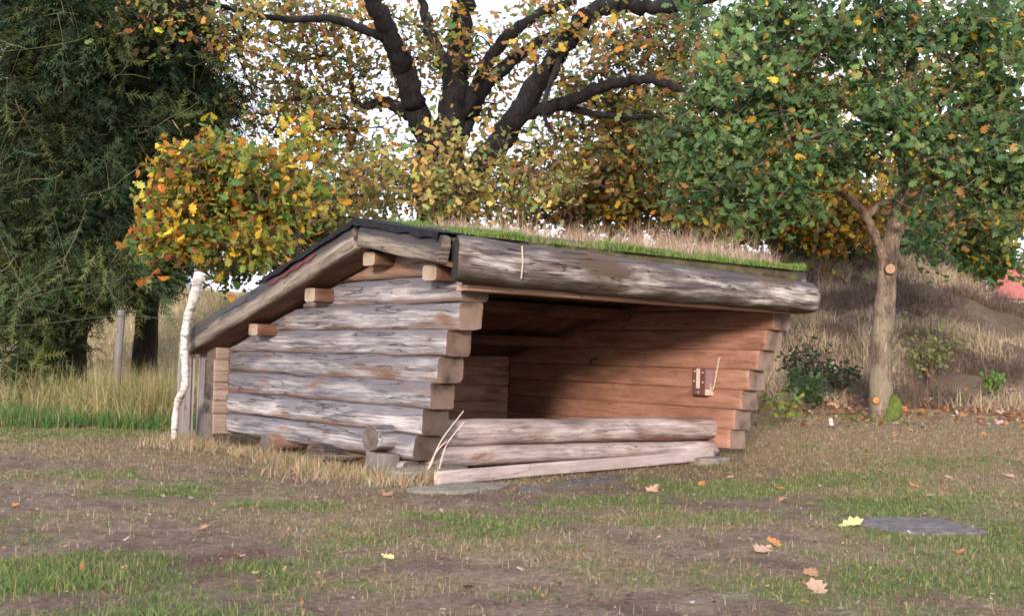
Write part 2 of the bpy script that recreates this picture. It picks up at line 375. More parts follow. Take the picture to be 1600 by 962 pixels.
soil = C_SOIL+(C_SOIL2-C_SOIL)*np.clip((n2-.3)*2, 0, 1)[:, None]
red = np.exp(-(((GX+3.24)/.45)**2+((GY+3.19)/.22)**2))*.8
gc = soil*(1-st[:, None]*.75)+C_STRAW*(st[:, None]*.75)
gc = gc*(1-g[:, None]*.8)+C_GREEN*g[:, None]*.8
gc = gc*(1-red[:, None])+np.array([.17, .085, .075])*red[:, None]
field = sstep((-uv_of(GX, GY)[1]-2)/2)[:, None]
bc = C_BANK*(1-field)+C_FIELD*field
bc = bc*(1-(fbm(GX*.8, GY*.8, 31, 3)[:, None]-.3)*.7)
gc = gc*(1-bk[:, None])+bc*bk[:, None]
path = (sstep((VV.ravel()-3.2)/1.2)*np.exp(-(((UU.ravel()-16.3)/1.3)**2))*np.clip(.3+n1, 0, 1))[:, None]
gc = gc*(1-path*.6)+np.array([.36, .27, .22])*path*.6
lit = (np.exp(-(((UU.ravel()-18.3)/1.3)**2))*sstep((VV.ravel()-2)/1.5)*np.clip((n1-.3)*2.2, 0, 1))[:, None]
gc = gc*(1-lit*.75)+C_LIT*lit*.75
ni, nj = len(us), len(vs); idx = np.arange(ni*nj).reshape(ni, nj)
quads = np.stack([idx[:-1, :-1].ravel(), idx[:-1, 1:].ravel(), idx[1:, 1:].ravel(), idx[1:, :-1].ravel()], 1)[:, ::-1]
m, n, b, out = newmat('trodden_turf'); M_ground = m
a = n.nodes.new('ShaderNodeAttribute'); a.attribute_name = 'tint'
t = n.nodes.new('ShaderNodeTexCoord')
f1 = noise_node(n, t.outputs['Object'], 26, 7, .7); f2 = noise_node(n, t.outputs['Object'], 140, 3, .6); f3 = noise_node(n, t.outputs['Object'], 7, 5, .6)
c1 = mixc(n, 1.0, a.outputs['Color'], ramp(n, f1, [(.28, (.45, .43, .42)), (.5, (.95, .95, .95)), (.72, (1.5, 1.45, 1.4))]), 'MULTIPLY')
c1 = mixc(n, 1.0, c1, ramp(n, f2, [(.3, (.6, .6, .6)), (.7, (1.35, 1.35, 1.35))]), 'MULTIPLY')
c1 = mixc(n, 1.0, c1, ramp(n, f3, [(.3, (.78, .76, .76)), (.7, (1.2, 1.2, 1.2))]), 'MULTIPLY')
n.links.new(c1, b.inputs['Base Color']); b.inputs['Roughness'].default_value = .95; b.inputs['Specular IOR Level'].default_value = .1
bump(n, b, math_node(n, 'ADD', f1, math_node(n, 'MULTIPLY', f2, .5)), 1.0, .05)
ground = fast_mesh('ground', np.c_[GX, GY, GZ], quads, M_ground, gc, smooth=True)
tag(ground, 'trodden brown and green turf in front of the log shelter, rising to a bank behind', 'ground', kind='structure')

# ------------------------------------------------------------------ log shelter
SW, SD = 4.06, 3.56
shelter = thing('log_shelter', (0, 0, 0), 'weathered open-fronted log shelter with a low turf roof', 'shelter')

def hewn(p0, p1, w, h, mats, name='log', ex=2.8, seg=18, rings=22, rough=.010, wav=.012, taper=(1, 1), tilt0=0.0, tilt1=0.0, mitre0=0.0, parent=None, chip=.0, cut=None):
    """a hewn log with a rounded-box section from p0 to p1; mats = (side, end)"""
    p0 = np.array(p0, float); p1 = np.array(p1, float); d = p1-p0; L = np.linalg.norm(d); d /= L
    side = np.cross(np.array([0, 0, 1.0]), d) if abs(d[2]) < .98 else np.array([1.0, 0, 0]); side /= np.linalg.norm(side); up = np.cross(d, side)
    sv = random.random()*100; v = []; f = []; mi = []; lc = []; sc_ = []
    ts = np.concatenate([[0, .012], np.linspace(.03, .97, rings-4), [.988, 1]])
    for i, tt in enumerate(ts):
        k = taper[0]+(taper[1]-taper[0])*tt
        sh = .96 if i in (0, len(ts)-1) else 1.0
        off = Vector((tt*L*.7, sv, 0)); cw = mnoise.noise(off)*wav; ch = mnoise.noise(off+Vector((0, 7.7, 0)))*wav*.6
        for j in range(seg):
            an = 2*math.pi*(j+.5)/seg; c, s = math.cos(an), math.sin(an)
            x = math.copysign(abs(c)**(2/ex), c)*w/2; z = math.copysign(abs(s)**(2/ex), s)*h/2
            r = mnoise.noise(Vector((tt*L*2.2, c*1.1+sv, s*1.1)))*rough*1.5+mnoise.noise(Vector((tt*L*7, c*3+sv, s*3)))*rough*.5
            x = x*k*sh*(1+r/(w*.5)); z = z*k*sh*(1+r/(h*.5)*.6)
            al = tt*L
            if i <= 1: al += mitre0*x+tilt0*z/h+chip*mnoise.noise(Vector((x*9, z*9, sv)))
            if i >= len(ts)-2: al += tilt1*z/h+chip*mnoise.noise(Vector((x*9, z*9, sv+5)))
            P = p0+d*al+side*(x+cw)+up*(z+ch)
            if cut is not None:
                zm = cut(P)
                if P[2] > zm: P = P.copy(); P[2] = zm
            v.append(P); lc.append((al, x, z)); sc_.append(z/(h*k)+.5)
    nr = len(ts)
    for i in range(nr-1):
        for j in range(seg):
            f.append((i*seg+j, i*seg+(j+1) % seg, (i+1)*seg+(j+1) % seg, (i+1)*seg+j)); mi.append(0)
    f.append(tuple(range(seg))[::-1]); mi.append(1); f.append(tuple((nr-1)*seg+j for j in range(seg))); mi.append(1)
    mb = MB(); mb.v = [tuple(p) for p in v]; mb.f = f; mb.m = mi
    o = mb.build(name, mats, parent or shelter, smooth=True)
    logframe(o.data, lc, sc_); return o

def logframe(me, lc, sec):
    a = me.attributes.new('log', 'FLOAT_VECTOR', 'POINT'); a.data.foreach_set('vector', np.array(lc, np.float32).ravel())
    a = me.attributes.new('sec', 'FLOAT', 'POINT'); a.data.foreach_set('value', np.array(sec, np.float32).ravel())
def boardframe(o, ax):
    c = np.empty(len(o.data.vertices)*3, np.float32); o.data.vertices.foreach_get('co', c); c = c.reshape(-1, 3)
    order = [ax]+[i for i in range(3) if i != ax]; logframe(o.data, c[:, order]-c.min(0)[order], np.full(len(c), .5)); return o
def under(y): return 1.784-.277*(y-.27) if y > .27 else 1.784-.185*(.27-y)
def roof_cut(P): return under(P[1])-.01
# left wall, front ends stepping out towards the top
ends_l = [(-.11, .30), (-.23, .29), (-.33, .265), (-.42, .27), (-.54, .26), (-.705, .235), (-.72, .285)]
ENDM = [M_endd, M_endd, M_end, M_end, M_end, M_endr, M_end]
for i, (ye, tw) in enumerate(ends_l):
    zc = i*.22+.11; yb = min(3.47, .27+(1.784-(zc-.09))/.277)
    o = hewn((tw/2, ye, zc), (tw/2, yb, zc-.004*i), tw, .233, (M_left, ENDM[i]), ex=6.0 if i > 0 else 4.0, rough=.012, wav=.009, seg=28, cut=roof_cut, tilt0=random.uniform(-.03, .03), chip=.012, taper=(1.0, .97))
# gable logs above
hewn((.13, -.50, 1.645), (.13, 1.30, 1.64), .24, .215, (M_gable, M_end), ex=4.5, seg=28, cut=roof_cut)
hewn((.14, -.10, 1.79), (.14, .75, 1.79), .22, .14, (M_gable, M_end), ex=4.5, seg=28, cut=roof_cut)
# right wall
for i in range(7):
    ye = [-.214, -.277, -.365, -.451, -.57, -.662, -.762][i]; zc = .02+i*.203+.10; yb = min(3.47, .27+(1.784-(zc-.08))/.277)
    hewn((3.94, ye, zc), (3.94, yb, zc), (.245), .208, (M_in, M_endr), ex=9, seg=24, rough=.004, wav=.004, cut=roof_cut, tilt0=random.uniform(-.02, .02), chip=.006)
for (z0, z1, yf, yb) in ((1.44, 1.64, -.5, 1.2), (1.63, 1.78, -.1, .8)):
    hewn((3.94, yf, (z0+z1)/2), (3.94, yb, (z0+z1)/2), .24, z1-z0+.008, (M_in, M_endr), ex=9, seg=24, rough=.004, cut=roof_cut)
# back wall, ends standing out past the left wall
bz = [-.02, .20, .335, .53, .65, .77, .90]
for z0, z1 in zip(bz[:-1], bz[1:]):
    hewn((-.14+random.uniform(-.015, .015), 3.58, (z0+z1)/2), (.9, 3.58, (z0+z1)/2), .23, z1-z0+.004, (M_tan, M_endx), ex=9, seg=24, rough=.004, wav=.003)
    hewn((.905, 3.58, (z0+z1)/2), (SW+.15, 3.58, (z0+z1)/2), .23, z1-z0+.004, (M_inb, M_endx), ex=9, seg=24, rough=.004, wav=.003)
# front sill logs
hewn((.20, .06, .012), (3.85, .06, .012), .24, .18, (M_front, M_endx), ex=2.2, rough=.014, wav=.016, taper=(1.02, .93))
hewn((.20, .07, .215), (3.85, .07, .205), .25, .232, (M_front, M_endx), ex=2.15, rough=.010, wav=.012, taper=(1.03, .97))
# floor bearers whose ends stick out on the left
hewn((-.20, .24, .165), (.9, .24, .165), .27, .235, (M_left, M_endx), name='bearer_end', ex=2.1, rough=.02, chip=.03)
hewn((-.13, 1.30, -.03), (.8, 1.30, -.02), .34, .15, (M_rake, M_endd), name='bearer_end', ex=2.4, rough=.02, chip=.03)
hewn((-.12, 2.28, -.01), (.8, 2.28, -.01), .30, .15, (M_gable, M_endx), name='bearer_end', ex=2.6, rough=.02, chip=.02)
hewn((-.10, .215, -.2), (-.09, .21, .052), .22, .30, (M_post, M_endx), name='foundation_block', ex=4.0, rough=.02, chip=.02)
hewn((.06, -.02, -.08), (.06, .34, -.08), .2, .14, (M_gable, M_endx), name='foundation_block', ex=3.0, rough=.02, chip=.02)
# dark sleeper under the raised left wall and floor boards
hewn((.45, .45, -.08), (.45, 3.3, -.08), .3, .16, (M_beam, M_endx), name='sleeper', ex=3)
for k in range(15):
    y0 = .21+k*.216
    boardframe(MB().box(.28, 3.80, y0, y0+.209, .03, .06, j=.002).build('floor_board', M_inb, shelter), 0)
# roof timbers
for (y, z, h, mt) in ((.36, 1.695, .12, M_endxp), (1.37, 1.405, .13, M_endxp), (2.49, 1.085, .12, M_endxp), (-.56, 1.54, .13, M_endxp)):
    hewn((-.20, y, z), (SW+.02, y, z), .20, h, (M_beam, mt), name='purlin', ex=6, seg=20, rough=.004, wav=.006)
for k in range(18):                                             # roof boards run from ridge to eave
    x0 = -.28+k*.2315; x1 = x0+.226; mb = MB()
    for (ya, za, yb, zb) in ((.27, 1.80, 3.80, .822), (-.98, 1.562, .27, 1.80)):
        v = [(x0, ya, za), (x1, ya, za), (x1, yb, zb), (x0, yb, zb)]; v += [(p[0], p[1], p[2]+.035) for p in v]
        mb.add(v, [(3, 2, 1, 0), (4, 5, 6, 7), (0, 1, 5, 4), (1, 2, 6, 5), (2, 3, 7, 6), (3, 0, 4, 7)])
    boardframe(mb.build('roof_board', M_beam, shelter), 1)
boardframe(MB().box(-.1, SW+.05, -.95, -.80, 1.40, 1.44, j=.003).build('eave_board', M_inb, shelter), 0)
# rake logs on both gables
for xr in (-.31, SW-.02):
    hewn((xr, .37, 1.885), (xr, 3.86, .92), .10, .225, (M_rake, M_endx), name='rake_log', ex=3.2, rough=.012, wav=.018, taper=(1.0, 1.08), chip=.02)
    hewn((xr, .29, 1.892), (xr, -.93, 1.695), .10, .225, (M_rake, M_endx), name='rake_log', ex=3.2, rough=.012, wav=.012, chip=.02)
# big eave log over the opening
lin = hewn((-.31, -1.06, 1.625), (3.97, -1.06, 1.55), .32, .352, (M_lintel, M_endc), name='eave_log', ex=2.35, seg=28, rings=46, rough=.016, wav=.022, taper=(1.02, .86), chip=.02, mitre0=.5)
# turf bed of the roof
ys = np.concatenate([np.linspace(-1.0, .33, 14), np.linspace(.45, 3.82, 26)]); xs = np.linspace(-.20, 3.92, 40)
tv = []
for x in xs:
    for y in ys:
        z = (1.842+(y+1.0)*.125) if y < .33 else 2.008-.284*(y-.33)
        e = min(1, (x+.20)/.2, (3.92-x)/.2)
        tv.append((x, y, z-.03*max(0, min(1, (-.80-y)/.2))-.03+.045*e+.08*(fbm(np.array([x*2.2]), np.array([y*2.2]), 41, 3)[0]-.45)))
nx, ny = len(xs), len(ys); ix = np.arange(nx*ny).reshape(nx, ny)
tf = np.stack([ix[:-1, :-1].ravel(), ix[1:, :-1].ravel(), ix[1:, 1:].ravel(), ix[:-1, 1:].ravel()], 1)
tv = np.array(tv); low = tv.copy(); low[:, 2] -= .13
N0 = len(tv); rim = np.concatenate([ix[:, 0], ix[-1, 1:], ix[::-1, -1][1:], ix[0, ::-1][1:]])
rf = np.stack([rim[:-1], rim[1:], rim[1:]+N0, rim[:-1]+N0], 1)
m, n, b, out = newmat('roof_turf'); vec, t_, oi_ = obj_vec(n); f = noise_node(n, vec, 6, 6, .6)
n.links.new(ramp(n, f, [(.35, (.07, .05, .035)), (.5, (.10, .085, .045)), (.7, (.15, .14, .07))]), b.inputs['Base Color']); b.inputs['Roughness'].default_value = .95; bump(n, b, f, 1, .03)
turf = fast_mesh('roof_turf', np.vstack([tv, low]), np.vstack([tf, rf[:, ::-1], tf[:, ::-1]+N0]), m, parent=shelter, smooth=True)
# roofing felt lapped over the rake
mb = MB()
for (ya, za, yb, zb, nn) in ((.35, 2.025, -.93, 1.822, 16), (.31, 2.025, 1.95, 1.575, 16)):
    for k in range(nn):
        t0, t1 = k/nn, (k+1)/nn
        def pt(t, x, dz): y = ya+(yb-ya)*t; return (x, y, za+(zb-za)*t+dz+.012*mnoise.noise(Vector((t*9, x*6, ya))))
        d0 = -.05-.03*mnoise.noise(Vector((k*1.3, ya, 2))); d1 = -.05-.03*mnoise.noise(Vector((k*1.3+1.3, ya, 2)))
        mb.add([pt(t0, .06, .005), pt(t1, .06, .005), pt(t1, -.385, .0), pt(t0, -.385, .0), pt(t1, -.392, d1), pt(t0, -.392, d0)], [(0, 1, 2, 3), (3, 2, 4, 5)], 0)
felt = mb.build('roofing_felt', M_felt, shelter); so = felt.modifiers.new('thick', 'SOLIDIFY'); so.thickness = .012
mb = MB(); vv = []
for k in range(9):
    y = 1.0+k*.11; z = 2.0-.2765*(y-.33)-.055; vv += [(-.372, y, z), (-.372, y, z-.02-.022*(k % 2))]
mb.add(vv, [(2*k, 2*k+2, 2*k+3, 2*k+1) for k in range(8)])
fe = mb.build('felt_edge', M_feltred, shelter); so = fe.modifiers.new('thick', 'SOLIDIFY'); so.thickness = .012
mb = MB(); mb.tube([(.20, -1.235, 1.75), (.205, -1.245, 1.62), (.21, -1.225, 1.50)], [.006, .006, .006], 6).build('cord_tie', M_rope, shelter)
# upright boards behind the back corner
for (x0, x1, z1, y0) in ((-.31, -.17, .95, 3.98), (-.16, -.12, .93, 4.0), (-.10, .05, .90, 3.93)):
    boardframe(MB().box(x0, x1, y0, y0+.03, -.14, z1, j=.004).build('upright_board', M_vert, shelter), 2)
# hook in the inner wall
MB().tube([(3.83, 1.83, .90), (3.74, 1.83, .895), (3.73, 1.83, .86), (3.735, 1.83, .82)], [.007]*4, 6).build('hook', M_iron, shelter)

# box on the inner wall, with rope
box = thing('wall_box', (3.8, .11, .56), 'small mauve-brown wooden box with a pale strip fixed to the inside right wall', 'box')
yb0, yb1, zb0, zb1 = .03, .215, .555, .825
MB().box(3.695, 3.816, yb0, yb1, zb0, zb1).build('body', M_box, box, bevel=.006)
MB().box(3.700, 3.81, yb0-.012, yb0-.002, zb0+.07, zb1-.002).build('side_panel', M_boxside, box)
MB().box(3.700, 3.81, yb0-.014, yb0-.002, zb0+.002, zb0+.064).build('side_block', M_strip, box)
MB().box(3.680, 3.693, .098, .142, zb0+.07, zb1+.006).build('face_strip', M_strip, box, bevel=.003)
for (yy, zz) in ((.175, .80), (.062, .79), (.185, .70), (.06, .69), (.12, .585)):
    MB().tube([(3.696, yy, zz), (3.688, yy, zz)], [.010, .008], 8).build('screw', M_screw, box)
rope = MB(); pts = smooth_path([(3.812, -.065, .95), (3.79, -.07, .93), (3.775, -.055, .80), (3.77, -.03, .66), (3.77, -.005, .615), (3.77, .02, .64), (3.78, .03, .72), (3.79, .032, .79)], 40)
v = []
rope.tube(pts, [.0085+.0025*(k % 2) for k in range(40)], 7)
ro = rope.build('hanging_rope', M_rope, smooth=True); tag(ro, 'pale rope looped from a nail beside the wooden box', 'rope')

# loose plank and stones at the front
pl = hewn((-.33, -.93, -.055), (3.74, -.07, -.045), .045, .105, (M_plank, M_endxp), name='loose_plank', ex=8, seg=16, rings=14, rough=.003, wav=.006)
pl.parent = None; pl.matrix_parent_inverse = Matrix.Identity(4)
tag(pl, 'long pale plank leaning on edge along the foot of the shelter front', 'plank')
def slab(name, x, y, rx, ry, h, mat, label, ang=0, top=None, cat='stone', base=None):
    N = 22; mb = MB(); z0 = (gz(x, y) if base is None else base)-.05; sv = random.random()*50; v = []
    for (k, zz) in ((1.0, 0), (1.0, h*.75+.05), (.96, h+.05)):
        for j in range(N):
            an = 2*math.pi*j/N; r = k*(1+.22*mnoise.noise(Vector((math.cos(an)*1.4+sv, math.sin(an)*1.4, 0))))
            c, s = math.cos(an), math.sin(an); X = math.copysign(abs(c)**.6, c)*rx*r; Y = math.copysign(abs(s)**.6, s)*ry*r
            v.append((x+X*math.cos(ang)-Y*math.sin(ang), y+X*math.sin(ang)+Y*math.cos(ang), z0+zz+.012*mnoise.noise(Vector((X*5+sv, Y*5, 0)))))
    f = [(r*N+j, r*N+(j+1) % N, (r+1)*N+(j+1) % N, (r+1)*N+j) for r in range(2) for j in range(N)]
    v.append((x, y, z0+h+.052)); f += [(2*N+j, 2*N+(j+1) % N, 3*N) for j in range(N)]
    o = mb.add(v, f).build(name, mat, None, smooth=False); return tag(o, label, cat)
slab('flat_stone', .02, -.30, .42, .22, .075, M_stone, 'pale flat stone under the bottom left log end', .25)
slab('flat_stone', -.25, -1.12, .46, .20, .02, M_stone, 'thin pale slab in the grass in front of the plank end', .2)
slab('flat_stone', 1.05, -1.05, .95, .16, .012, M_soilstone, 'long grey slab sunk in the earth before the plank', .3)
slab('flat_stone', 3.60, -.12, .28, .16, .07, M_stone, 'pale block stone under the right end of the plank', .2)
slab('flat_stone', 1.22, -4.06, .38, .40, .03, M_soilstone, 'dark flat stone lying in the turf at the right foreground', -.62)

# birch pole
pole = MB(); pp = smooth_path([(-.5, 3.13, 1.65), (-.5, 3.25, 1.40), (-.5, 3.40, 1.17), (-.5, 3.44, .90), (-.5, 3.39, .68), (-.5, 3.39, .48), (-.5, 3.57, .27), (-.5, 3.60, -.14)], 34)
pole.tube(pp, [(.050-.017*(k/33)+.004*math.sin(k*1.7)) for k in range(34)], 12, wob=.25)
po = pole.build('birch_pole', M_birch, smooth=True); tag(po, 'crooked white birch pole leaning against the back corner of the roof', 'pole')

# ------------------------------------------------------------------ foliage builders
LOBE = np.array([(0, 0), (.10, .10), (.05, .20), (.24, .30), (.14, .42), (.32, .55), (.20, .66), (.27, .80), (.10, .88), (0, 1.0)])
def oak_template():
    half = LOBE; v = [(0, 0, 0)]; r = [(x, y, -.25*x+.12*y*y) for x, y in half[1:-1]]; l = [(-x, y, z) for x, y, z in r]
    mid = (0, .5, .06); tip = (0, 1, .0)
    V = [(0, 0, 0)]+r+[tip]+l[::-1]; k = len(V); V.append(mid)
    F = [(k, i, (i+1) % k) for i in range(k)]
    V = np.array(V); V[:, 1] -= .0
    return V, np.array(F)
OAK = oak_template()
SIMPLE = (np.array([(0, 0, 0), (.26, .3, -.06), (.16, .55, 0), (.25, .78, -.05), (0, 1, .05), (-.25, .78, -.05), (-.16, .55, 0), (-.26, .3, -.06)]), np.array([(0, 1, 7), (1, 2, 6), (1, 6, 7), (2, 3, 5), (2, 5, 6), (3, 4, 5)]))
def rot_frames(nrm, N):
    nrm = nrm/np.linalg.norm(nrm, axis=1, keepdims=True)
    t = RNG.normal(size=(N, 3)); t -= (t*nrm).sum(1, keepdims=True)*nrm; t /= np.linalg.norm(t, axis=1, keepdims=True)
    s = np.cross(t, nrm); return np.stack([s, t, nrm], 2)
def cloud(name, tmpl, pos, nrm, size, col, mat, parent=None, frames=None):
    V, F = tmpl; N = len(pos); k = len(V)
    Rm = rot_frames(nrm, N) if frames is None else frames
    P = np.einsum('nij,kj->nki', Rm, V)*size[:, None, None]+pos[:, None, :]
    faces = (F[None]+(np.arange(N)*k)[:, None, None]).reshape(-1, F.shape[1])
    return fast_mesh(name, P.reshape(-1, 3), faces, mat, np.repeat(col, k, 0), parent)
def pick(pal, N, bias=None):
    cols = np.array([p[:3] for p in pal]); w = np.array([p[3] for p in pal], float)
    if bias is not None: w = w*bias
    w /= w.sum(); c = cols[RNG.choice(len(pal), N, p=w)]
    return np.clip(c*(.72+.56*RNG.random((N, 1)))*(1+.12*RNG.normal(size=(N, 3))*.6), .004, .95)

def seg_tubes(segs, sides=4):
    """many thin branches in numpy-friendly form -> verts, faces"""
    mb = MB()
    for pts, r0, r1 in segs:
        n = len(pts); mb.tube(pts, np.linspace(r0, r1, n), sides, cap=False)
    return mb

def grow(base, name, label, cat, limbs, masses, pal, leaf, nleaf, bark, tmpl, lmat, cr=(.28, .5), group=None, up=.5, ns_scale=1.0, thick=1.0, depth=1.3, limb_seg=10):
    root = thing(name, tuple(base), label, cat, group)
    skel = []
    for k, (pts, r0, r1) in enumerate(limbs):
        path = smooth_path(pts, 8+6*len(pts))
        if k: path[1:-1] += RNG.normal(size=(len(path)-2, 3))*r0*.10
        rad = np.linspace(r0, r1, len(path))
        if k == 0: rad[:3] *= np.array([1.28, 1.12, 1.04])
        MB().tube(path, rad, 14 if k == 0 else limb_seg, wob=.18).build('trunk' if k == 0 else 'limb', bark, root, smooth=True)
        skel.append(path if k else path[len(path)//3:])
    sk = np.vstack(skel); cl = []
    for (px, py, rx, ry, u, ns) in masses:
        for _ in range(max(1, int(ns*ns_scale))):
            d = RNG.normal(size=3); d /= np.linalg.norm(d); d *= RNG.random()**.55*(1.28 if RNG.random() < .13 else 1.0)
            du = d[2]*depth*(rx+ry)*.5*u/FPX
            cl.append(at(px+d[0]*rx, py+d[1]*ry, u+du))
    cl = np.array(cl); cl[:, 2] = np.maximum(cl[:, 2], height(cl[:, 0], cl[:, 1])+.35)
    dist = np.min(np.linalg.norm(cl[:, None]-sk[None, ::3], axis=2), 1)
    segs = []; P = []; NR = []; CC = []
    for i in np.argsort(dist):
        c = cl[i]; d = np.linalg.norm(sk-c, axis=1)+np.maximum(0, sk[:, 2]-c[2])*.8; j = int(np.argmin(d)); a = sk[j]; L = np.linalg.norm(c-a)
        if L > .12:
            mid = (a+c)/2+RNG.normal(size=3)*L*.10+np.array([0, 0, L*.06]); q = smooth_path([a, mid, c], 6)
            r = (.007+.011*L)*thick; segs.append((q, r, .006)); sk = np.vstack([sk, q[2:]])
        R_ = RNG.uniform(*cr); nl = int(nleaf*RNG.uniform(.6, 1.4)*(R_/np.mean(cr))**2)
        bias = RNG.gamma(1.1, 1.0, len(pal))+.12
        ntw = 5
        tw = RNG.normal(size=(ntw, 3)); tw[:, 2] = tw[:, 2]*.6; tw /= np.linalg.norm(tw, axis=1, keepdims=True)
        for w in tw: segs.append((np.array([c, c+w*R_*.5+np.array([0, 0, .02]), c+w*R_*.95]), .006, .003))
        k = RNG.integers(0, ntw, nl); s = RNG.random(nl)**.6
        pos = c+tw[k]*(s*R_)[:, None]+RNG.normal(size=(nl, 3))*R_*.22
        nr = RNG.normal(size=(nl, 3)); nr[:, 2] += up; nr[:, :2] -= SUN_DIR[:2]*.45
        P.append(pos); NR.append(nr); CC.append(pick(pal, nl, bias)*RNG.uniform(.62, 1.38))
    P = np.vstack(P); NR = np.vstack(NR); CC = np.vstack(CC)
    br = seg_tubes(segs, 4).build('branches', bark, root); br['kind'] = 'stuff'
    crown = cloud('crown', tmpl, P, NR, leaf*RNG.uniform(.5, 1.35, len(P)), CC, lmat, root); crown['kind'] = 'stuff'
    return root

G, Y, O, B_, OL = (.055, .125, .035), (.56, .40, .045), (.46, .19, .035), (.24, .105, .045), (.17, .165, .045)
def pal(*a): return [(*c, w) for c, w in a]
def on_ground(px, u):
    p = at(px, 560, u); return np.array([p[0], p[1], gz(p[0], p[1])])

# big old oak behind the roof
U = 21.5
bo = on_ground(700, U)
limbs = [([bo-np.array([0, 0, .2]), at(694, 420, U), at(690, 290, U), at(690, 215, U)], .56, .40),
         ([at(696, 235, U), at(710, 160, U), at(716, 80, U), at(724, -10, U-.2), at(728, -120, U-.4)], .28, .15),
         ([at(682, 240, U), at(652, 180, U-.1), at(632, 110, U-.4), at(606, 50, U-.9), at(578, -10, U-1.4), at(545, -110, U-1.8)], .24, .11),
         ([at(712, 160, U), at(692, 95, U+.3), at(672, 50, U+.5), at(655, -10, U+.8)], .14, .07),
         ([at(678, 205, U), at(640, 178, U+.4), at(600, 160, U+.8), at(560, 165, U+1), at(545, 120, U+1.2)], .15, .05),
         ([at(718, 215, U), at(748, 150, U+.5), at(790, 105, U+.9), at(835, 70, U+1.2), at(900, 40, U+1.4)], .17, .08),
         ([at(725, 180, U), at(770, 85, U-.4), at(830, 30, U-.7), at(900, 0, U-1)], .13, .07),
         ([at(706, 330, U), at(760, 245, U-.8), at(800, 195, U-1.2), at(838, 130, U-1.6), at(885, 70, U-2), at(930, 15, U-2.3), at(1010, 12, U-2.6), at(1090, 0, U-2.9), at(1180, -40, U-3)], .235, .08),
         ([at(812, 180, U-1.3), at(870, 165, U-1.5), at(930, 140, U-1.7), at(985, 127, U-1.8), at(1040, 130, U-1.9), at(1092, 158, U-2)], .13, .05),
         ([at(880, 166, U-1.5), at(930, 178, U-1.2), at(985, 183, U-1), at(1035, 182, U-.9)], .07, .03),
         ([at(600, 60, U-.9), at(520, 30, U-1.4), at(440, 30, U-1.8), at(330, 5, U-2.4), at(250, -20, U-2.8)], .075, .025),
         ([at(880, 75, U-2), at(850, 170, U-2.6), at(870, 215, U-2.8)], .05, .02)]
oakpal = pal(((.25, .24, .075), 3.6), ((.52, .27, .07), 1.5), ((.30, .155, .075), 1.6), (Y, .7), ((.12, .19, .06), 1.5), ((.15, .125, .05), 1.4))
masses = [(430, 90, 80, 90, 21.5, 34), (480, 30, 90, 50, 21.5, 30), (555, 95, 45, 60, 22.5, 16), (470, 190, 75, 55, 21.5, 30), (555, 215, 80, 50, 22, 24), (610, 285, 95, 40, 21, 34),
          (720, 290, 90, 35, 21, 26), (800, 270, 70, 45, 21, 22), (560, 25, 40, 30, 22, 8), (715, 45, 40, 50, 20.8, 9), (735, 85, 25, 35, 20.6, 7), (650, 90, 30, 60, 22.4, 7), (850, 110, 50, 60, 22.4, 12), (900, 50, 60, 40, 19.2, 14),
          (890, 130, 60, 50, 22, 14), (1000, 70, 80, 50, 21.5, 38), (960, 150, 90, 60, 21.5, 42), (1070, 90, 80, 60, 22, 40), (960, 215, 90, 40, 21, 26), (870, 225, 60, 36, 20.6, 16), (640, 150, 30, 50, 22.3, 6), (510, 120, 50, 60, 22.5, 14),
          (250, 8, 110, 22, 18.5, 14), (380, 50, 60, 60, 19.5, 16), (400, 170, 40, 40, 20, 8), (660, 240, 40, 36, 21, 7), (780, 60, 40, 40, 22.4, 10), (625, 110, 40, 60, 22.6, 10), (770, 160, 40, 40, 22.5, 9), (650, 30, 40, 40, 22.4, 8), (860, 20, 50, 40, 22, 10)]
grow(bo, 'oak_tree', 'big old oak with dark spreading limbs and thin olive and rust leaves behind the roof', 'tree', limbs, masses, oakpal, .145, 27, M_oakbark, SIMPLE, M_leaf, cr=(.30, .85), ns_scale=.74, depth=1.0, thick=1.7)

# green oak on the right
U = 17.0
b0 = on_ground(1380, U); bz0 = at(1380, 655, U)
limbs = [([b0-np.array([0, 0, .15]), at(1376, 560, U), at(1383, 470, U), at(1388, 405, U), at(1402, 345, U), at(1416, 270, U), at(1420, 180, U), at(1428, 60, U), at(1436, -80, U)], .165, .065),
         ([at(1386, 415, U), at(1370, 375, U-.1), at(1352, 335, U-.2), at(1325, 308, U-.1), at(1285, 296, U+.1), at(1220, 280, U+.2)], .08, .015),
         ([at(1355, 338, U-.2), at(1380, 318, U-.1), at(1420, 312, U+.2), at(1470, 290, U+.5), at(1530, 270, U+.8)], .045, .03),
         ([at(1418, 250, U), at(1330, 170, U+.3), at(1240, 110, U+.5), at(1150, 90, U+.4)], .06, .02),
         ([at(1420, 200, U), at(1500, 120, U+.3), at(1580, 60, U+.5)], .06, .03),
         ([at(1288, 300, U-.5), at(1240, 235, U-.9), at(1210, 130, U-1.2)], .03, .015)]
gpal = pal(((.095, .175, .065), 4), ((.145, .23, .085), 3), ((.055, .115, .050), 2.0), ((.20, .27, .09), 1.8), ((.42, .22, .06), .40), (Y, .22))
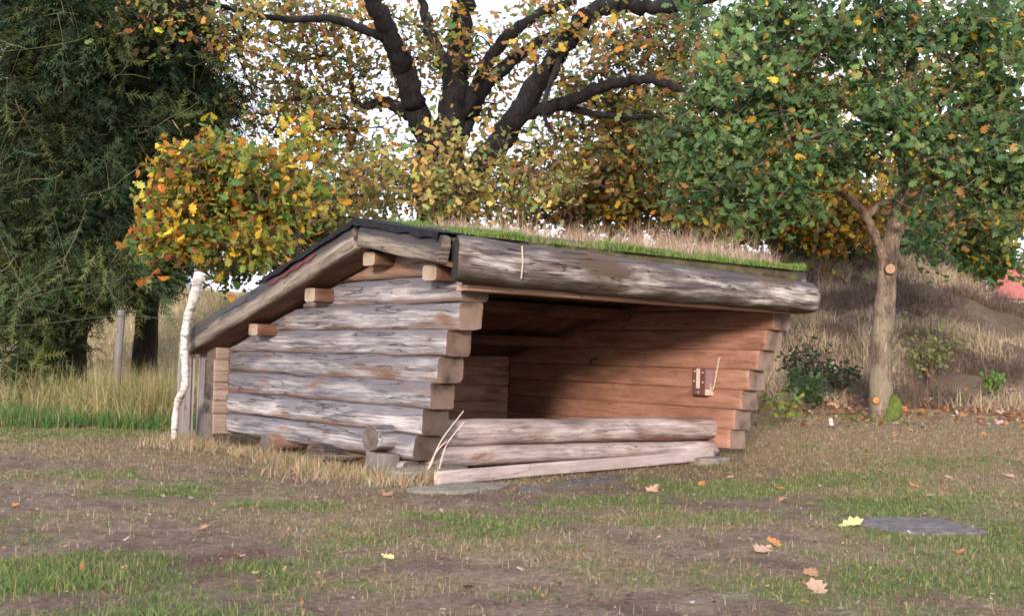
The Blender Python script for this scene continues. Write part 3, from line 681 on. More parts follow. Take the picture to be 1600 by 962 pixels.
masses = [(1150, 110, 80, 80, 16, 40), (1120, 215, 70, 55, 16, 34), (1180, 290, 85, 50, 16, 36), (1240, 50, 100, 70, 16.5, 48), (1250, 170, 90, 80, 16.5, 48), (1290, 245, 80, 40, 16, 26), (1390, 60, 110, 80, 16.5, 58),
          (1410, 180, 90, 70, 16, 48), (1500, 60, 80, 70, 16, 40), (1520, 150, 70, 70, 16, 34), (1560, 260, 75, 60, 15.5, 38), (1470, 255, 60, 36, 16, 14), (1590, 50, 50, 80, 15.5, 24), (1090, 270, 40, 50, 16.5, 14), (1130, 30, 60, 40, 16.5, 16), (1400, 318, 26, 12, 16.3, 1), (1480, 345, 40, 40, 20, 6), (1450, 400, 26, 40, 21, 4), (1590, 190, 40, 60, 15.5, 16), (1380, -60, 200, 60, 16.5, 40), (1070, 210, 40, 60, 16.5, 14), (1230, 320, 50, 26, 16, 12), (1110, 310, 60, 26, 16.3, 14), (1590, 300, 30, 30, 15.5, 10)]
tr = grow(b0, 'oak_tree', 'green-leaved oak with a pale straight trunk on the right of the shelter', 'tree', limbs, masses, gpal, .145, 36, M_youngbark, OAK, M_leaf, cr=(.20, .52), ns_scale=.68, up=.35, thick=1.2)
def knob(c, d, r, l, mat, name, parent, seg=12):
    c = np.array(c); d = np.array(d)/np.linalg.norm(d)
    return MB().tube([c-d*l, c, c+d*.012], [r*1.25, r*1.1, r], seg, cmi=1).build(name, [M_youngbark, mat], parent, smooth=True)
tow = CAM-at(1385, 420, U); tow /= np.linalg.norm(tow)
knob(at(1391, 420, U-.20), tow+np.array([.1, -.1, .1]), .066, .16, M_cut, 'sawn_knot', tr)
knob(at(1369, 625, U-.20), tow, .045, .1, M_cut2, 'sawn_knot', tr)
mm = MB(); c0 = at(1388, 655, U-.17)
for k in range(3):
    c = c0+RT*(.02+.03*k)+np.array([0, 0, .10*k-.05])
    mm.tube([c-np.array([0, 0, .13]), c, c+np.array([0, 0, .12]), c+np.array([0, 0, .18])], [.10, .13-.02*k, .09, .03], 10, wob=.6)
mo = mm.build('moss_cushion', M_moss, tr, smooth=True); mo['kind'] = 'stuff'

# low young oak with yellow leaves on the left
U = 15.6
b1 = on_ground(470, U)
limbs = [([b1-np.array([0, 0, .1]), at(470, 450, U), at(462, 370, U), at(448, 300, U), at(440, 230, U)], .075, .03),
         ([at(465, 390, U), at(400, 340, U-.4), at(330, 320, U-.8), at(270, 330, U-1)], .035, .012), ([at(450, 310, U), at(380, 270, U-.3), at(300, 260, U-.6)], .03, .012), ([at(460, 380, U), at(420, 380, U-.4), at(340, 390, U-.7)], .02, .01)]
ypal = pal((Y, 2.3), (O, 2.0), ((.19, .25, .05), 3.0), ((.10, .19, .055), 2.4), (B_, 1.0), ((.38, .33, .07), 2.2))
masses = [(269, 285, 55, 55, 15, 13), (339, 260, 80, 50, 15, 20), (424, 255, 60, 45, 15.3, 13), (334, 330, 95, 55, 15, 27), (424, 325, 60, 50, 15.3, 15), (314, 385, 80, 26, 14.8, 13), (404, 385, 50, 22, 15, 7), (249, 370, 36, 34, 15, 6), (474, 200, 40, 50, 15.6, 4), (469, 300, 30, 40, 15.4, 4)]
grow(b1, 'oak_sapling', 'young oak with bright yellow and orange leaves hanging left of the roof', 'tree', limbs, masses, ypal, .135, 38, M_bgbark, OAK, M_leaf, cr=(.2, .46))

# autumn trees beyond the bank
def bg_tree(name, label, px, u, hpx, masses, p, leaf, nl, r=.16, tmpl=SIMPLE, cr=(.4, .75), cat='tree', bark=M_bgbark, thick=.8):
    b = on_ground(px, u); top = at(px+8, hpx, u); mid = (b+top)/2+np.array([.1, 0, 0])
    limbs = [([b-np.array([0, 0, .2]), mid, top], r, r*.35)]
    for (mx, my, rx, ry, mu, ns) in masses[:4]:
        s = b+(top-b)*RNG.uniform(.35, .8); e = at(mx, my, mu); limbs.append(([s, (s+e)/2+np.array([0, 0, .15]), e], r*.4, r*.12))
    return grow(b, name, label, cat, limbs, masses, p, leaf, nl, bark, tmpl, M_leaf, cr=cr, group=None, thick=thick)
rust = pal(((.50, .25, .06), 2.2), ((.24, .23, .07), 2.8), ((.30, .15, .065), 1.6), (Y, 1.3), ((.13, .16, .05), 1.8))
gold = pal((Y, 2.4), (O, 2.2), (OL, 2.0), (B_, 1.0), ((.08, .12, .03), 2.0))
pale = pal(((.50, .40, .12), 2.6), ((.32, .32, .10), 3), ((.55, .33, .10), 1.4), ((.17, .24, .08), 1.8), ((.33, .19, .10), .9))
bg_tree('broadleaf_tree', 'pale gold and olive young tree close behind the roof ridge, under the big dark oak', 660, 18.5, 250, [(690, 255, 45, 36, 18.6, 9), (700, 300, 70, 26, 18.6, 11), (600, 275, 50, 24, 18.6, 4), (640, 320, 60, 12, 18.6, 4), (800, 285, 60, 30, 18.6, 5), (880, 280, 50, 50, 19, 7), (520, 270, 40, 40, 18.8, 5), (500, 325, 50, 20, 18.8, 5), (760, 240, 50, 24, 18.8, 2), (740, 315, 40, 12, 18.4, 3)], pale, .135, 30, r=.05, cr=(.3, .75))
bg_tree('oak_tree', 'russet and olive oak on the bank right behind the middle of the roof', 985, 25, 120, [(990, 220, 80, 50, 25, 30), (1070, 250, 70, 60, 25, 30), (910, 280, 70, 50, 24.5, 26), (1000, 310, 90, 50, 24.5, 40), (1090, 345, 70, 40, 24.5, 28), (900, 335, 60, 30, 24.5, 16), (820, 320, 50, 30, 24.5, 8), (1040, 170, 80, 50, 25, 20), (970, 365, 70, 16, 25, 10)], rust, .17, 44)
bg_tree('oak_tree', 'golden autumn oak on the bank between the roof end and the green oak', 1210, 27, 200, [(1210, 340, 90, 40, 27, 40), (1290, 350, 70, 40, 27, 34), (1140, 365, 60, 25, 27, 18), (1250, 270, 90, 60, 27.5, 40), (1160, 230, 80, 70, 27.5, 34), (1330, 320, 60, 50, 27, 24), (1260, 150, 100, 70, 28, 30), (1180, 130, 70, 60, 28, 20)], gold, .19, 46)
bg_tree('oak_tree', 'orange-leaved oak behind the trunk of the green oak', 1470, 31, 200, [(1470, 325, 60, 40, 31, 28), (1420, 280, 70, 60, 31.5, 26), (1500, 250, 80, 60, 31.5, 30), (1550, 320, 60, 30, 31, 14), (1370, 360, 40, 30, 31, 12), (1520, 150, 90, 70, 32, 24), (1400, 150, 80, 70, 32, 22)], rust, .21, 42)
bg_tree('broadleaf_tree', 'olive-green tree at the right end of the bank near the red-roofed house', 1500, 36, 330, [(1495, 395, 50, 40, 35, 36), (1540, 370, 45, 40, 36, 28), (1465, 425, 30, 30, 34, 20), (1450, 370, 40, 50, 35, 26), (1530, 425, 26, 22, 36, 12), (1585, 400, 14, 20, 38, 4), (1480, 450, 20, 14, 34, 6), (1440, 340, 50, 30, 33, 24), (1520, 320, 60, 30, 34, 24), (1575, 355, 24, 34, 37, 10)], pal((G, 3), ((.09, .15, .04), 2.4), (OL, 1.6), (Y, .5), (O, .3)), .22, 50, r=.3)
bg_tree('broadleaf_tree', 'dark olive bush showing above the left slope of the roof', 500, 27, 300, [(500, 335, 60, 45, 27, 30), (450, 370, 50, 36, 27, 22), (555, 310, 40, 30, 27, 10), (400, 400, 60, 24, 28, 16), (360, 415, 50, 20, 28, 10)], pal((G, 2), (OL, 3), (B_, .8), ((.06, .08, .03), 2)), .17, 40, r=.1)
bg_tree('broadleaf_tree', 'low dark green thicket at the top of the bank under the golden oak', 1310, 29, 380, [(1330, 385, 60, 14, 29, 12), (1250, 390, 40, 12, 29, 8), (1400, 375, 40, 22, 29, 10), (1440, 400, 30, 20, 29, 8)], pal((G, 3), ((.035, .07, .03), 3), (OL, 1)), .17, 46, r=.06)

# ------------------------------------------------------------------ conifers on the left
def spray_template():
    V = []; F = []; n = 9
    for i in range(n):
        y = .08+.86*i/(n-1); L = (.15+.05*((i*5) % 3))*(1-.45*i/(n-1))
        for s in (-1, 1):
            k = len(V); V += [(0, y-.035, 0), (0, y+.035, .0), (s*L, y+.15, -.05+.06*((i*7) % 3-1))]; F.append((k, k+1, k+2))
    k = len(V); V += [(-.02, 0, 0), (.02, 0, 0), (0, 1.05, -.03)]; F.append((k, k+1, k+2))
    return np.array(V), np.array(F)
SPRAY = spray_template()
def conifer(px, u, lean, masses, label, ntw):
    b = on_ground(px, u)
    root = thing('conifer_tree', tuple(b), label, 'tree', None)
    top = at(px+lean, -260, u+1.0)
    path = smooth_path([b-np.array([0, 0, .1]), at(px+lean*.1, 480, u), at(px+lean*.45, 250, u+.3), top], 24)
    MB().tube(path, np.linspace(.24, .05, 24), 12, wob=.2).build('trunk', M_conbark, root, smooth=True)
    cl = []
    for (mx, my, rx, ry, mu, ns) in masses:
        for _ in range(ns):
            d = RNG.normal(size=3); d /= np.linalg.norm(d); d *= RNG.random()**.4
            cl.append(at(mx+d[0]*rx, my+d[1]*ry, mu+d[2]*(rx+ry)*.6*mu/FPX))
    cl = np.array(cl); cl[:, 2] = np.maximum(cl[:, 2], height(cl[:, 0], cl[:, 1])+.25)
    segs = []; P = []; FR = []; CC = []; SZ = []
    for c in cl:
        dz = np.abs(path[:, 2]-(c[2]+.25)); j = int(np.argmin(dz+RNG.random(len(path))*.3)); a = path[j]; L = np.linalg.norm(c-a)
        if L > 3.2: a = c+(a-c)*3.2/L; L = 3.2
        mid = (a+c)/2+np.array([0, 0, .12*L])+RNG.normal(size=3)*.06*L; q = smooth_path([a, mid, c], 7); segs.append((q, .006+.008*L, .005))
        out = (c-a)/(L+1e-6); nl = int(RNG.integers(13, 26))
        tt = RNG.random(nl)**.6; pos = q[np.clip((tt*6).astype(int), 0, 6)]*(1-.0)+RNG.normal(size=(nl, 3))*np.array([.16, .16, .10])
        y = out*.6+RNG.normal(size=(nl, 3))*.6+np.array([0, 0, -.28]); y /= np.linalg.norm(y, axis=1, keepdims=True)
        nz = RNG.normal(size=(nl, 3))*.5+np.array([0, 0, .7]); nz -= (nz*y).sum(1, keepdims=True)*y; nz /= np.linalg.norm(nz, axis=1, keepdims=True)
        FR.append(np.stack([np.cross(y, nz), y, nz], 2)); P.append(pos); SZ.append(RNG.uniform(.24, .54, nl))
        base = np.array([.026, .046, .026])*RNG.uniform(.4, 1.7)+np.array([.055, .046, .006])*RNG.random()**2.5
        if c[2] < 2.2: base = base*1.3+np.array([.018, .020, .004])
        CC.append(np.clip(base*(.75+.5*RNG.random((nl, 1))), .004, 1))
    P = np.vstack(P); FR = np.vstack(FR); CC = np.vstack(CC); SZ = np.concatenate(SZ)
    br = seg_tubes(segs, 4).build('branches', M_conbark, root); br['kind'] = 'stuff'
    c = cloud('crown', SPRAY, P, None, SZ, CC, M_needle, root, frames=FR); c['kind'] = 'stuff'
    mb = MB()                                                     # bare mossy twigs hanging out of the crown
    for _ in range(ntw):
        mx, my, rx, ry, mu, ns = masses[RNG.integers(len(masses))]
        p = at(mx+RNG.normal()*rx*.6, my+RNG.normal()*ry*.6, mu-rx*.7*mu/FPX)
        d = RNG.normal(size=3)*.10+np.array([RT[0]*RNG.choice([-1, 1])*.22, RT[1]*.1, -.16]); pts = [p]; tn = RNG.normal(size=3)*.07+np.array([0, 0, .03])
        for k in range(6): d = d*.86+tn+RNG.normal(size=3)*.06; pts.append(pts[-1]+d*.5)
        pts = smooth_path(pts, 18); rr = RNG.uniform(.004, .010); mb.tube(pts, np.linspace(rr, .003, 18), 5, cap=False)
        for k in (4, 7, 10, 13, 15):
            d2 = RNG.normal(size=3)*.2; mb.tube([pts[k], pts[k]+d2*.6+np.array([0, 0, .03]), pts[k]+d2*1.3], [rr*.6, rr*.4, .002], 4, cap=False)
    t = mb.build('twigs', M_twig, root, smooth=True); t['kind'] = 'stuff'
    return root
conifer(112, 18.6, 90, [(70, 90, 130, 110, 19, 150), (60, 250, 120, 110, 18.5, 150), (60, 380, 110, 90, 18, 130), (150, 330, 80, 80, 18, 70), (40, 500, 60, 50, 17.8, 40), (130, 430, 70, 40, 17.6, 50), (10, 580, 40, 30, 17.5, 12), (120, 150, 110, 150, 19, 90), (30, 30, 60, 60, 19, 40), (120, 20, 110, 40, 19, 50), (-10, 150, 60, 190, 19, 110), (-10, 400, 60, 140, 18.5, 70), (60, 480, 90, 40, 17.4, 46), (170, 455, 80, 26, 17.2, 40)], 'dark green conifer with mossy bare twigs at the left edge', 46)
conifer(225, 20.0, 60, [(230, 90, 110, 100, 20, 110), (220, 220, 110, 90, 19.5, 110), (200, 350, 90, 70, 19, 80), (320, 190, 60, 90, 20.5, 28), (345, 110, 50, 80, 20.5, 13), (215, 430, 70, 40, 18.6, 46), (300, 330, 70, 60, 20, 40), (290, 410, 60, 24, 20, 16), (250, 20, 100, 40, 20, 40), (180, 300, 90, 120, 19.5, 70), (330, 250, 60, 50, 20.3, 30), (250, 420, 60, 34, 18.8, 36), (230, 160, 90, 140, 20, 50), (300, 60, 60, 60, 20.5, 16), (350, 200, 60, 80, 20.6, 30), (370, 290, 50, 40, 20.6, 14)], 'dark conifer behind the fence post with gaps of sky beside its crown', 40)

# ------------------------------------------------------------------ fences and house
fl = thing('wire_fence', tuple(on_ground(182, 16.4)), 'grey post and wire fence in the tall grass under the conifers', 'fence')
for (px, topy, u) in ((187, 484, 16.4), (-60, 500, 16.6), (430, 470, 17.2)):
    bp = on_ground(px-4, u); tp = at(px+3, topy, u); hewn(bp-np.array([0, 0, .2]), tp, .10, .10, (M_post, M_endx), name='post', ex=2.2, seg=12, rings=10, rough=.006, parent=fl)
for zz in (.0,):
    a, b_, c = at(-56, 512+zz*100, 16.55), at(188, 493+zz*110, 16.33), at(432, 500+zz*100, 17.15)
    MB().tube(smooth_path([a, (a+b_)/2-np.array([0, 0, .03]), b_, (b_+c)/2-np.array([0, 0, .05]), c], 30), [.004]*30, 5).build('wire', M_wire, fl)
UH = 58
hb = at(1567, 482, UH); hz = gz(hb[0], hb[1])
rv = np.array([math.cos(YAW), -math.sin(YAW), 0]); fv = np.array([math.sin(YAW), math.cos(YAW), 0])
house = thing('house', tuple(hb[:2])+(hz,), 'pale house with a red tiled roof beyond the bank at the right edge', 'house')
ez, rz = at(1567, 463, UH)[2], at(1580, 400, UH)[2]
def HP(a, d, z): p = hb+rv*a+fv*d; return (p[0], p[1], z)
LN, DP = 11.0, 6.0
v = [HP(0, 0, hz-.5), HP(LN, 0, hz-.5), HP(LN, DP, hz-.5), HP(0, DP, hz-.5), HP(0, 0, ez), HP(LN, 0, ez), HP(LN, DP, ez), HP(0, DP, ez), HP(0, DP/2, rz-.1), HP(LN, DP/2, rz-.1)]
MB().add(v, [(0, 1, 5, 4), (1, 2, 6, 9, 5), (2, 3, 7, 6), (3, 0, 4, 8, 7)]).build('wall', M_render, house)
mb = MB(); NC = 14
for sgn in (0, 1):
    for k in range(NC):
        t0, t1 = k/NC, (k+1)/NC
        def rp(a, t, dz): d = (-.3+(DP/2+.3)*t) if sgn == 0 else (DP+.3-(DP/2+.3)*t); return HP(a, d, ez-.12+(rz-ez+.12)*t+dz)
        q = [rp(-.2, t0, .07), rp(LN+.2, t0, .07), rp(LN+.2, t1, .02), rp(-.2, t1, .02), rp(-.2, t0, 0), rp(LN+.2, t0, 0)]
        mb.add(q, [(0, 1, 2, 3), (4, 5, 1, 0)] if sgn == 0 else [(3, 2, 1, 0), (0, 1, 5, 4)])
mb.build('roof', M_tile, house)
for a in (1.6, 5.2, 8.2):
    w = MB().add([HP(a, -.02, hz+.9), HP(a+1.1, -.02, hz+.9), HP(a+1.1, -.02, ez-.25), HP(a, -.02, ez-.25)], [(0, 1, 2, 3)]).build('window', M_glass, house)
    fr = MB()
    for (x0, x1, z0, z1) in ((a-.07, a+1.17, hz+.82, hz+.9), (a-.07, a+1.17, ez-.25, ez-.18), (a-.07, a, hz+.9, ez-.25), (a+1.1, a+1.17, hz+.9, ez-.25)):
        q = [HP(x0, -.06, z0), HP(x1, -.06, z0), HP(x1, -.06, z1), HP(x0, -.06, z1), HP(x0, 0, z0), HP(x1, 0, z0), HP(x1, 0, z1), HP(x0, 0, z1)]
        fr.add(q, [(0, 1, 2, 3), (4, 5, 1, 0), (3, 2, 6, 7), (0, 3, 7, 4), (1, 5, 6, 2)])
    f_ = fr.build('frame', M_white, house); f_.parent = w; f_.matrix_parent_inverse = Matrix.Identity(4)
UF = 44
rf_ = thing('rail_fence', tuple(on_ground(1562, UF)), 'low weathered rail fence in front of the red-roofed house', 'fence')
p0, p1 = at(1556, 484, UF), at(1680, 462, UF-3)
hewn(p0, p1, .12, .16, (M_post, M_endx), name='rail', ex=3, seg=10, rings=10, parent=rf_)
for k in range(9):
    p = p0+(p1-p0)*(.03+k*.115); zb = min(gz(p[0], p[1])-.1, p[2]-.7); hewn((p[0], p[1], zb), (p[0], p[1], p[2]-.05), .16, .16, (M_post, M_endx), name='post', ex=3, seg=10, rings=7, parent=rf_)

# ------------------------------------------------------------------ grass, litter, low plants
def blades(name, xy, h, w, col, label, parent=None, lean=.5, seg=3, base=None, mat=M_grass, cat='grass'):
    N = len(xy); z = height(xy[:, 0], xy[:, 1]) if base is None else base
    an = RNG.random(N)*2*math.pi; dr = np.stack([np.cos(an), np.sin(an)], 1); ln = lean*RNG.random(N)
    fa = RNG.random(N)*math.pi; wd = np.stack([np.cos(fa), np.sin(fa)], 1)*(w/2)[:, None]
    rows = []
    for i in range(seg+1):
        t = i/seg; k = 1-t**1.4
        cx = xy+dr*(h*ln*t**1.7)[:, None]; cz = z-.01+h*(t-.35*ln*t*t)
        if i < seg: rows += [np.c_[cx-wd*k, cz], np.c_[cx+wd*k, cz]]
        else: rows.append(np.c_[cx, cz])
    V = np.stack(rows, 1); k = V.shape[1]; F = []
    for i in range(seg-1): F += [(2*i, 2*i+1, 2*i+3), (2*i, 2*i+3, 2*i+2)]
    F.append((2*seg-2, 2*seg-1, 2*seg)); F = np.array(F)
    faces = (F[None]+(np.arange(N)*k)[:, None, None]).reshape(-1, 3)
    o = fast_mesh(name, V.reshape(-1, 3), faces, mat, np.repeat(col, k, 0), parent)
    tag(o, label if parent is None else None, cat if parent is None else None, kind='stuff'); return o
def scatter(N, u0, u1, v0, v1, pw=1.0):
    u = u0+(u1-u0)*RNG.random(N)**pw; v = v0+(v1-v0)*RNG.random(N)
    x, y = xy_of(u, v); return np.stack([x, y], 1), u, v
def inside(xy, m=.05): return (xy[:, 0] > -.0-m) & (xy[:, 0] < SW+m) & (xy[:, 1] > -.05-m) & (xy[:, 1] < 3.75+m)
def fan(N, u0, u1):       # spread evenly over the view wedge
    u = np.sqrt(u0**2+(u1**2-u0**2)*RNG.random(N)**1.25); v = (RNG.random(N)*2-1)*(u*.44+.3)
    x, y = xy_of(u, v); return np.stack([x, y], 1), u, v
STRAW = pal(((.50, .38, .22), 3), ((.62, .50, .33), 2.4), ((.34, .23, .13), 2)); GRN = pal(((.11, .18, .045), 3), ((.17, .23, .065), 2), ((.08, .13, .045), 2), ((.32, .28, .13), 1.8))
xy, u, v = fan(800000, 4.2, 17.5); g, st, bk, n1, n2 = masks(xy[:, 0], xy[:, 1])
sx_ = (xy[:, 0]-1.18)*math.cos(-.62)+(xy[:, 1]+4.06)*math.sin(-.62); sy_ = -(xy[:, 0]-1.18)*math.sin(-.62)+(xy[:, 1]+4.06)*math.cos(-.62)
stone = (np.abs(sx_)/.38)**2.6+(np.abs(sy_)/.40)**2.6 < .85-.15+.9*(vnoise(xy[:, 0]*6, xy[:, 1]*6, 55)-.5)
ok = (~inside(xy)) & (bk < .5) & ~stone
kg = ok & (RNG.random(len(xy)) < g*.62); a = xy[kg]
blades('turf_grass', a, RNG.uniform(.008, .036, len(a))*(1+.6*g[kg])*(1+.9*np.exp(-((a[:, 0]+4.3)**2+(a[:, 1]+4.1)**2)/1.6)), np.full(len(a), .0055)*(u[kg]/9+.45), pick(GRN, len(a)), 'short green grass growing in patches over the trodden ground', lean=1.3, seg=2)
ks = ok & ~kg & (RNG.random(len(xy)) < st*.55+.05); a = xy[ks]
blades('dead_grass', a, RNG.uniform(.022, .065, len(a)), np.full(len(a), .0036)*(u[ks]/9+.45), pick(STRAW+pal(((.20, .14, .10), 4), ((.34, .26, .16), 4), ((.24, .23, .10), 2)), len(a))*.8, 'short dead straw-coloured grass over the trodden ground', lean=2.3, seg=2)
# tall grass at the left, by the fence and the back corner
def clumped(n, cx, cy, rx, ry):
    a = RNG.normal(size=(n, 2))*.5; return np.stack([cx+a[:, 0]*rx, cy+a[:, 1]*ry], 1)
tall = []
for (px, u_, w_, n_) in ((110, 16.9, .9, 500), (160, 16.4, .9, 1100), (210, 15.9, .8, 1300), (258, 15.3, .6, 1000), (190, 16.9, .9, 1000), (300, 16.0, .7, 800), (245, 16.8, .8, 900), (340, 17.0, .8, 700), (40, 17.2, .8, 300)):
    c = on_ground(px, u_); tall.append(clumped(n_, c[0], c[1], w_, w_*.8))
tall = np.vstack(tall); tall = tall[~inside(tall, .12)]
blades('tall_grass', tall, RNG.uniform(.22, .92, len(tall)), np.full(len(tall), .010), pick(pal(((.46, .37, .20), 3), ((.30, .30, .11), 2.4), ((.15, .20, .06), 1.6), ((.30, .19, .10), 1)), len(tall)), 'tall straw and green grass beside the back corner under the conifers', lean=1.25, seg=4)
xy, u, v = scatter(26000, 14.5, 17.2, -8, -3.6); n_ = fbm(xy[:, 0]*1.2, xy[:, 1]*1.2, 77, 3); xy = xy[(n_ > .36) & ~inside(xy, .2)]
blades('meadow_grass', xy, RNG.uniform(.08, .30, len(xy)), np.full(len(xy), .010), pick(pal(((.07, .15, .04), 3), ((.11, .20, .05), 2), ((.30, .26, .12), 1)), len(xy)), 'lush green grass at the foot of the conifers', lean=.9, seg=3)
# hay at the foot of the walls
foot = []
for k in range(40):
    y = random.uniform(.3, 3.9); foot.append(clumped(42, -.32+random.uniform(-.18, .1), y, .16, .16))
for (x, y, n_) in ((-.5, .7, 300), (-.45, 1.2, 260), (-.5, .1, 300), (-.15, -.6, 260), (-.35, -.75, 200), (-.5, 1.8, 200), (-.45, -.15, 240), (-.25, -.45, 260), (-.75, .3, 200), (-.4, 3.3, 260), (-.7, 3.4, 300), (-.65, 2.7, 200), (.0, -.45, 120), (-.6, -.6, 200), (-.9, -.2, 160)): foot.append(clumped(n_, x, y, .3, .3))
foot = np.vstack(foot); foot = foot[(foot[:, 0] < -.02) | (foot[:, 1] < -.12)]
blades('foot_grass', foot, RNG.uniform(.04, .17, len(foot)), np.full(len(foot), .006), pick(pal(((.46, .34, .21), 3), ((.58, .45, .30), 1.5), ((.20, .23, .07), 1.3), ((.30, .20, .12), 1.5)), len(foot)), 'dry hay-coloured grass along the foot of the left wall', lean=1.2, seg=3)
# three long stems in front of the log ends
st_ = MB()
for (a, b_, c) in (((.0, -.35, -.06), (.10, -.37, .18), (.30, -.40, .43)), ((.08, -.38, -.06), (.12, -.42, .15), (.27, -.45, .34)), ((-.05, -.4, -.06), (.0, -.45, .1), (.08, -.48, .19))):
    st_.tube(smooth_path([a, b_, c], 9), np.linspace(.006, .0035, 9), 5)
o = st_.build('grass_stems', M_strip); tag(o, 'long dry stems standing in front of the lower log ends', 'grass', kind='stuff')
# bank: rough dry grass and heather
xy, u, v = scatter(80000, 18.3, 31, 2.2, 14.5, .85); n_ = fbm(xy[:, 0]*.7, xy[:, 1]*.7, 81, 4); xy = xy[n_ > .36]; n_ = n_[n_ > .36]; u = uv_of(xy[:, 0], xy[:, 1])[0]
c1 = pick(pal(((.48, .36, .25), 3), ((.58, .46, .33), 2), ((.32, .22, .16), 2), ((.26, .25, .11), 1.2)), len(xy)); c2 = pick(pal(((.14, .09, .07), 3), ((.20, .13, .11), 2), ((.08, .08, .04), 1.2)), len(xy))
w_ = (vnoise(xy[:, 0]*.9, xy[:, 1]*.9, 85) > .52)[:, None]; col = np.where(w_, c2, c1)
blades('bank_grass', xy, RNG.uniform(.10, .42, len(xy))*(.4+1.1*vnoise(xy[:, 0]*1.8, xy[:, 1]*1.8, 87)), np.full(len(xy), .014), col, 'rough dry grass and heather covering the bank behind', lean=1.7, seg=3)
xy, u, v = scatter(26000, 18, 34, -10, -1.5); blades('field_grass', xy, RNG.uniform(.06, .28, len(xy)), np.full(len(xy), .018), pick(pal(((.50, .40, .25), 4), ((.38, .30, .17), 2), ((.20, .25, .08), 1)), len(xy)), 'pale dry field grass beyond the wire fence', lean=1.0, seg=2)
# roof grass
def roof_z(x, y): return np.where(y < .33, 1.842+(y+1.0)*.125, 2.008-.284*(y-.33))
N = 42000; rx = RNG.uniform(-.05, 3.9, N); ry = np.where(RNG.random(N) < .7, -1.06+RNG.random(N)**1.6*.5, RNG.uniform(-.6, .5, N))
keep = RNG.random(N) < np.clip((vnoise(rx*1.3, ry*1.6, 91)+.6*vnoise(rx*5, ry*5, 92)+.5*vnoise(rx*14, ry*14, 94)-.88)*1.9, .03, .85)
rx, ry = rx[keep], ry[keep]
for (a, b_, sx, sy, n_) in ((.05, .1, .30, .22, 1500), (.55, -.15, .35, .22, 1200), (1.05, -.6, .25, .2, 700), (.3, -.75, .3, .14, 500), (1.7, -.9, .22, .09, 500), (2.9, -.92, .35, .1, 900), (3.55, -.92, .25, .1, 800), (3.2, -1.0, .4, .06, 1000), (2.5, -1.01, .3, .05, 500), (3.7, -.98, .15, .06, 600)):
    rx = np.concatenate([rx, np.clip(a+RNG.normal(size=n_)*sx, -.15, 3.9)]); ry = np.concatenate([ry, np.clip(b_+RNG.normal(size=n_)*sy, -1.06, .6)])
blades('roof_moss', np.stack([rx, ry], 1), RNG.uniform(.02, .085, len(rx))*(.4+1.2*vnoise(rx*3, ry*3, 97)), np.full(len(rx), .009), pick(pal(((.12, .23, .04), 3), ((.18, .29, .06), 2), ((.07, .13, .03), 2), ((.32, .28, .13), 1.6)), len(rx)), '', parent=shelter, lean=1.0, seg=2, base=roof_z(rx, ry)-.01)
rx = []; ry = []; hh = []
for k in range(420):
    cx_ = random.uniform(.35, 4.0); cy_ = random.uniform(-.80, 1.7); n_ = random.randint(14, 50); sc_ = random.uniform(.35, 1.1)*(.66+.22*cx_)
    if vnoise(np.array([cx_*1.3]), np.array([cy_]), 99)[0] < .25: continue
    rx.append(cx_+RNG.normal(size=n_)*.09); ry.append(cy_+RNG.normal(size=n_)*.09); hh.append(RNG.uniform(.10, .33, n_)*sc_)
rx, ry, hh = np.clip(np.concatenate(rx), -.1, 3.92), np.concatenate(ry), np.concatenate(hh)
blades('roof_hay', np.stack([rx, ry], 1), hh, np.full(len(rx), .006), pick(pal(((.46, .33, .24), 3), ((.60, .45, .35), 2), ((.30, .19, .14), 1.5), ((.34, .32, .15), .7)), len(rx)), '', parent=shelter, lean=1.2, seg=3, base=roof_z(rx, ry)-.01)

# ------------------------------------------------------------------ bushes and litter on the bank
def shrub(name, label, c, r, n, p, leaf, tmpl, stems=7, cat='shrub'):
    root = thing(name, tuple(c), label, cat); mb = MB(); P = []
    for k in range(stems):
        an = random.random()*6.28; tip = np.array(c)+np.array([math.cos(an)*r*random.uniform(.3, 1), math.sin(an)*r*random.uniform(.3, 1), r*random.uniform(.8, 1.7)])
        q = smooth_path([c, (np.array(c)+tip)/2+np.array([0, 0, r*.25]), tip], 9); mb.tube(q, np.linspace(.012, .003, 9), 5, cap=False)
        m_ = n//stems; P.append(q[RNG.integers(3, 9, m_)]+RNG.normal(size=(m_, 3))*r*.20)
    P = np.vstack(P); s = mb.build('stems', M_bgbark, root); s['kind'] = 'stuff'
    nr = RNG.normal(size=P.shape); nr[:, 2] += .7; nr[:, :2] -= SUN_DIR[:2]*.4
    f_ = cloud('foliage', tmpl, P, nr, leaf*RNG.uniform(.7, 1.3, len(P)), pick(p, len(P)), M_leaf, root); f_['kind'] = 'stuff'; return root
shrub('sapling', 'yellow-green leafy sapling beside the right log ends', on_ground(1224, 15.6), .30, 90, pal(((.26, .29, .07), 2), ((.16, .24, .06), 2), ((.40, .32, .06), .8)), .10, OAK)
dk = pal(((.022, .038, .02), 3), ((.036, .056, .028), 2), ((.10, .085, .055), 1.6))
shrub('bramble', 'dark bramble bush on the bank close behind the shelter', on_ground(1262, 19.3), .45, 420, dk, .09, SIMPLE, 14)
shrub('bramble', 'dark bramble bush on the bank left of the pale trunk', on_ground(1310, 19.0), .36, 320, dk, .09, SIMPLE, 12)
shrub('broom_bush', 'olive broom bush on the bank right of the pale trunk', on_ground(1450, 20.2), .6, 420, pal(((.17, .18, .07), 3), ((.26, .24, .11), 2)), .10, SIMPLE, 16)
shrub('fern_clump', 'small green fern clump on the bank edge at the right', on_ground(1552, 19.8), .25, 120, pal(((.10, .20, .05), 3), ((.16, .25, .06), 2)), .10, SIMPLE, 9)
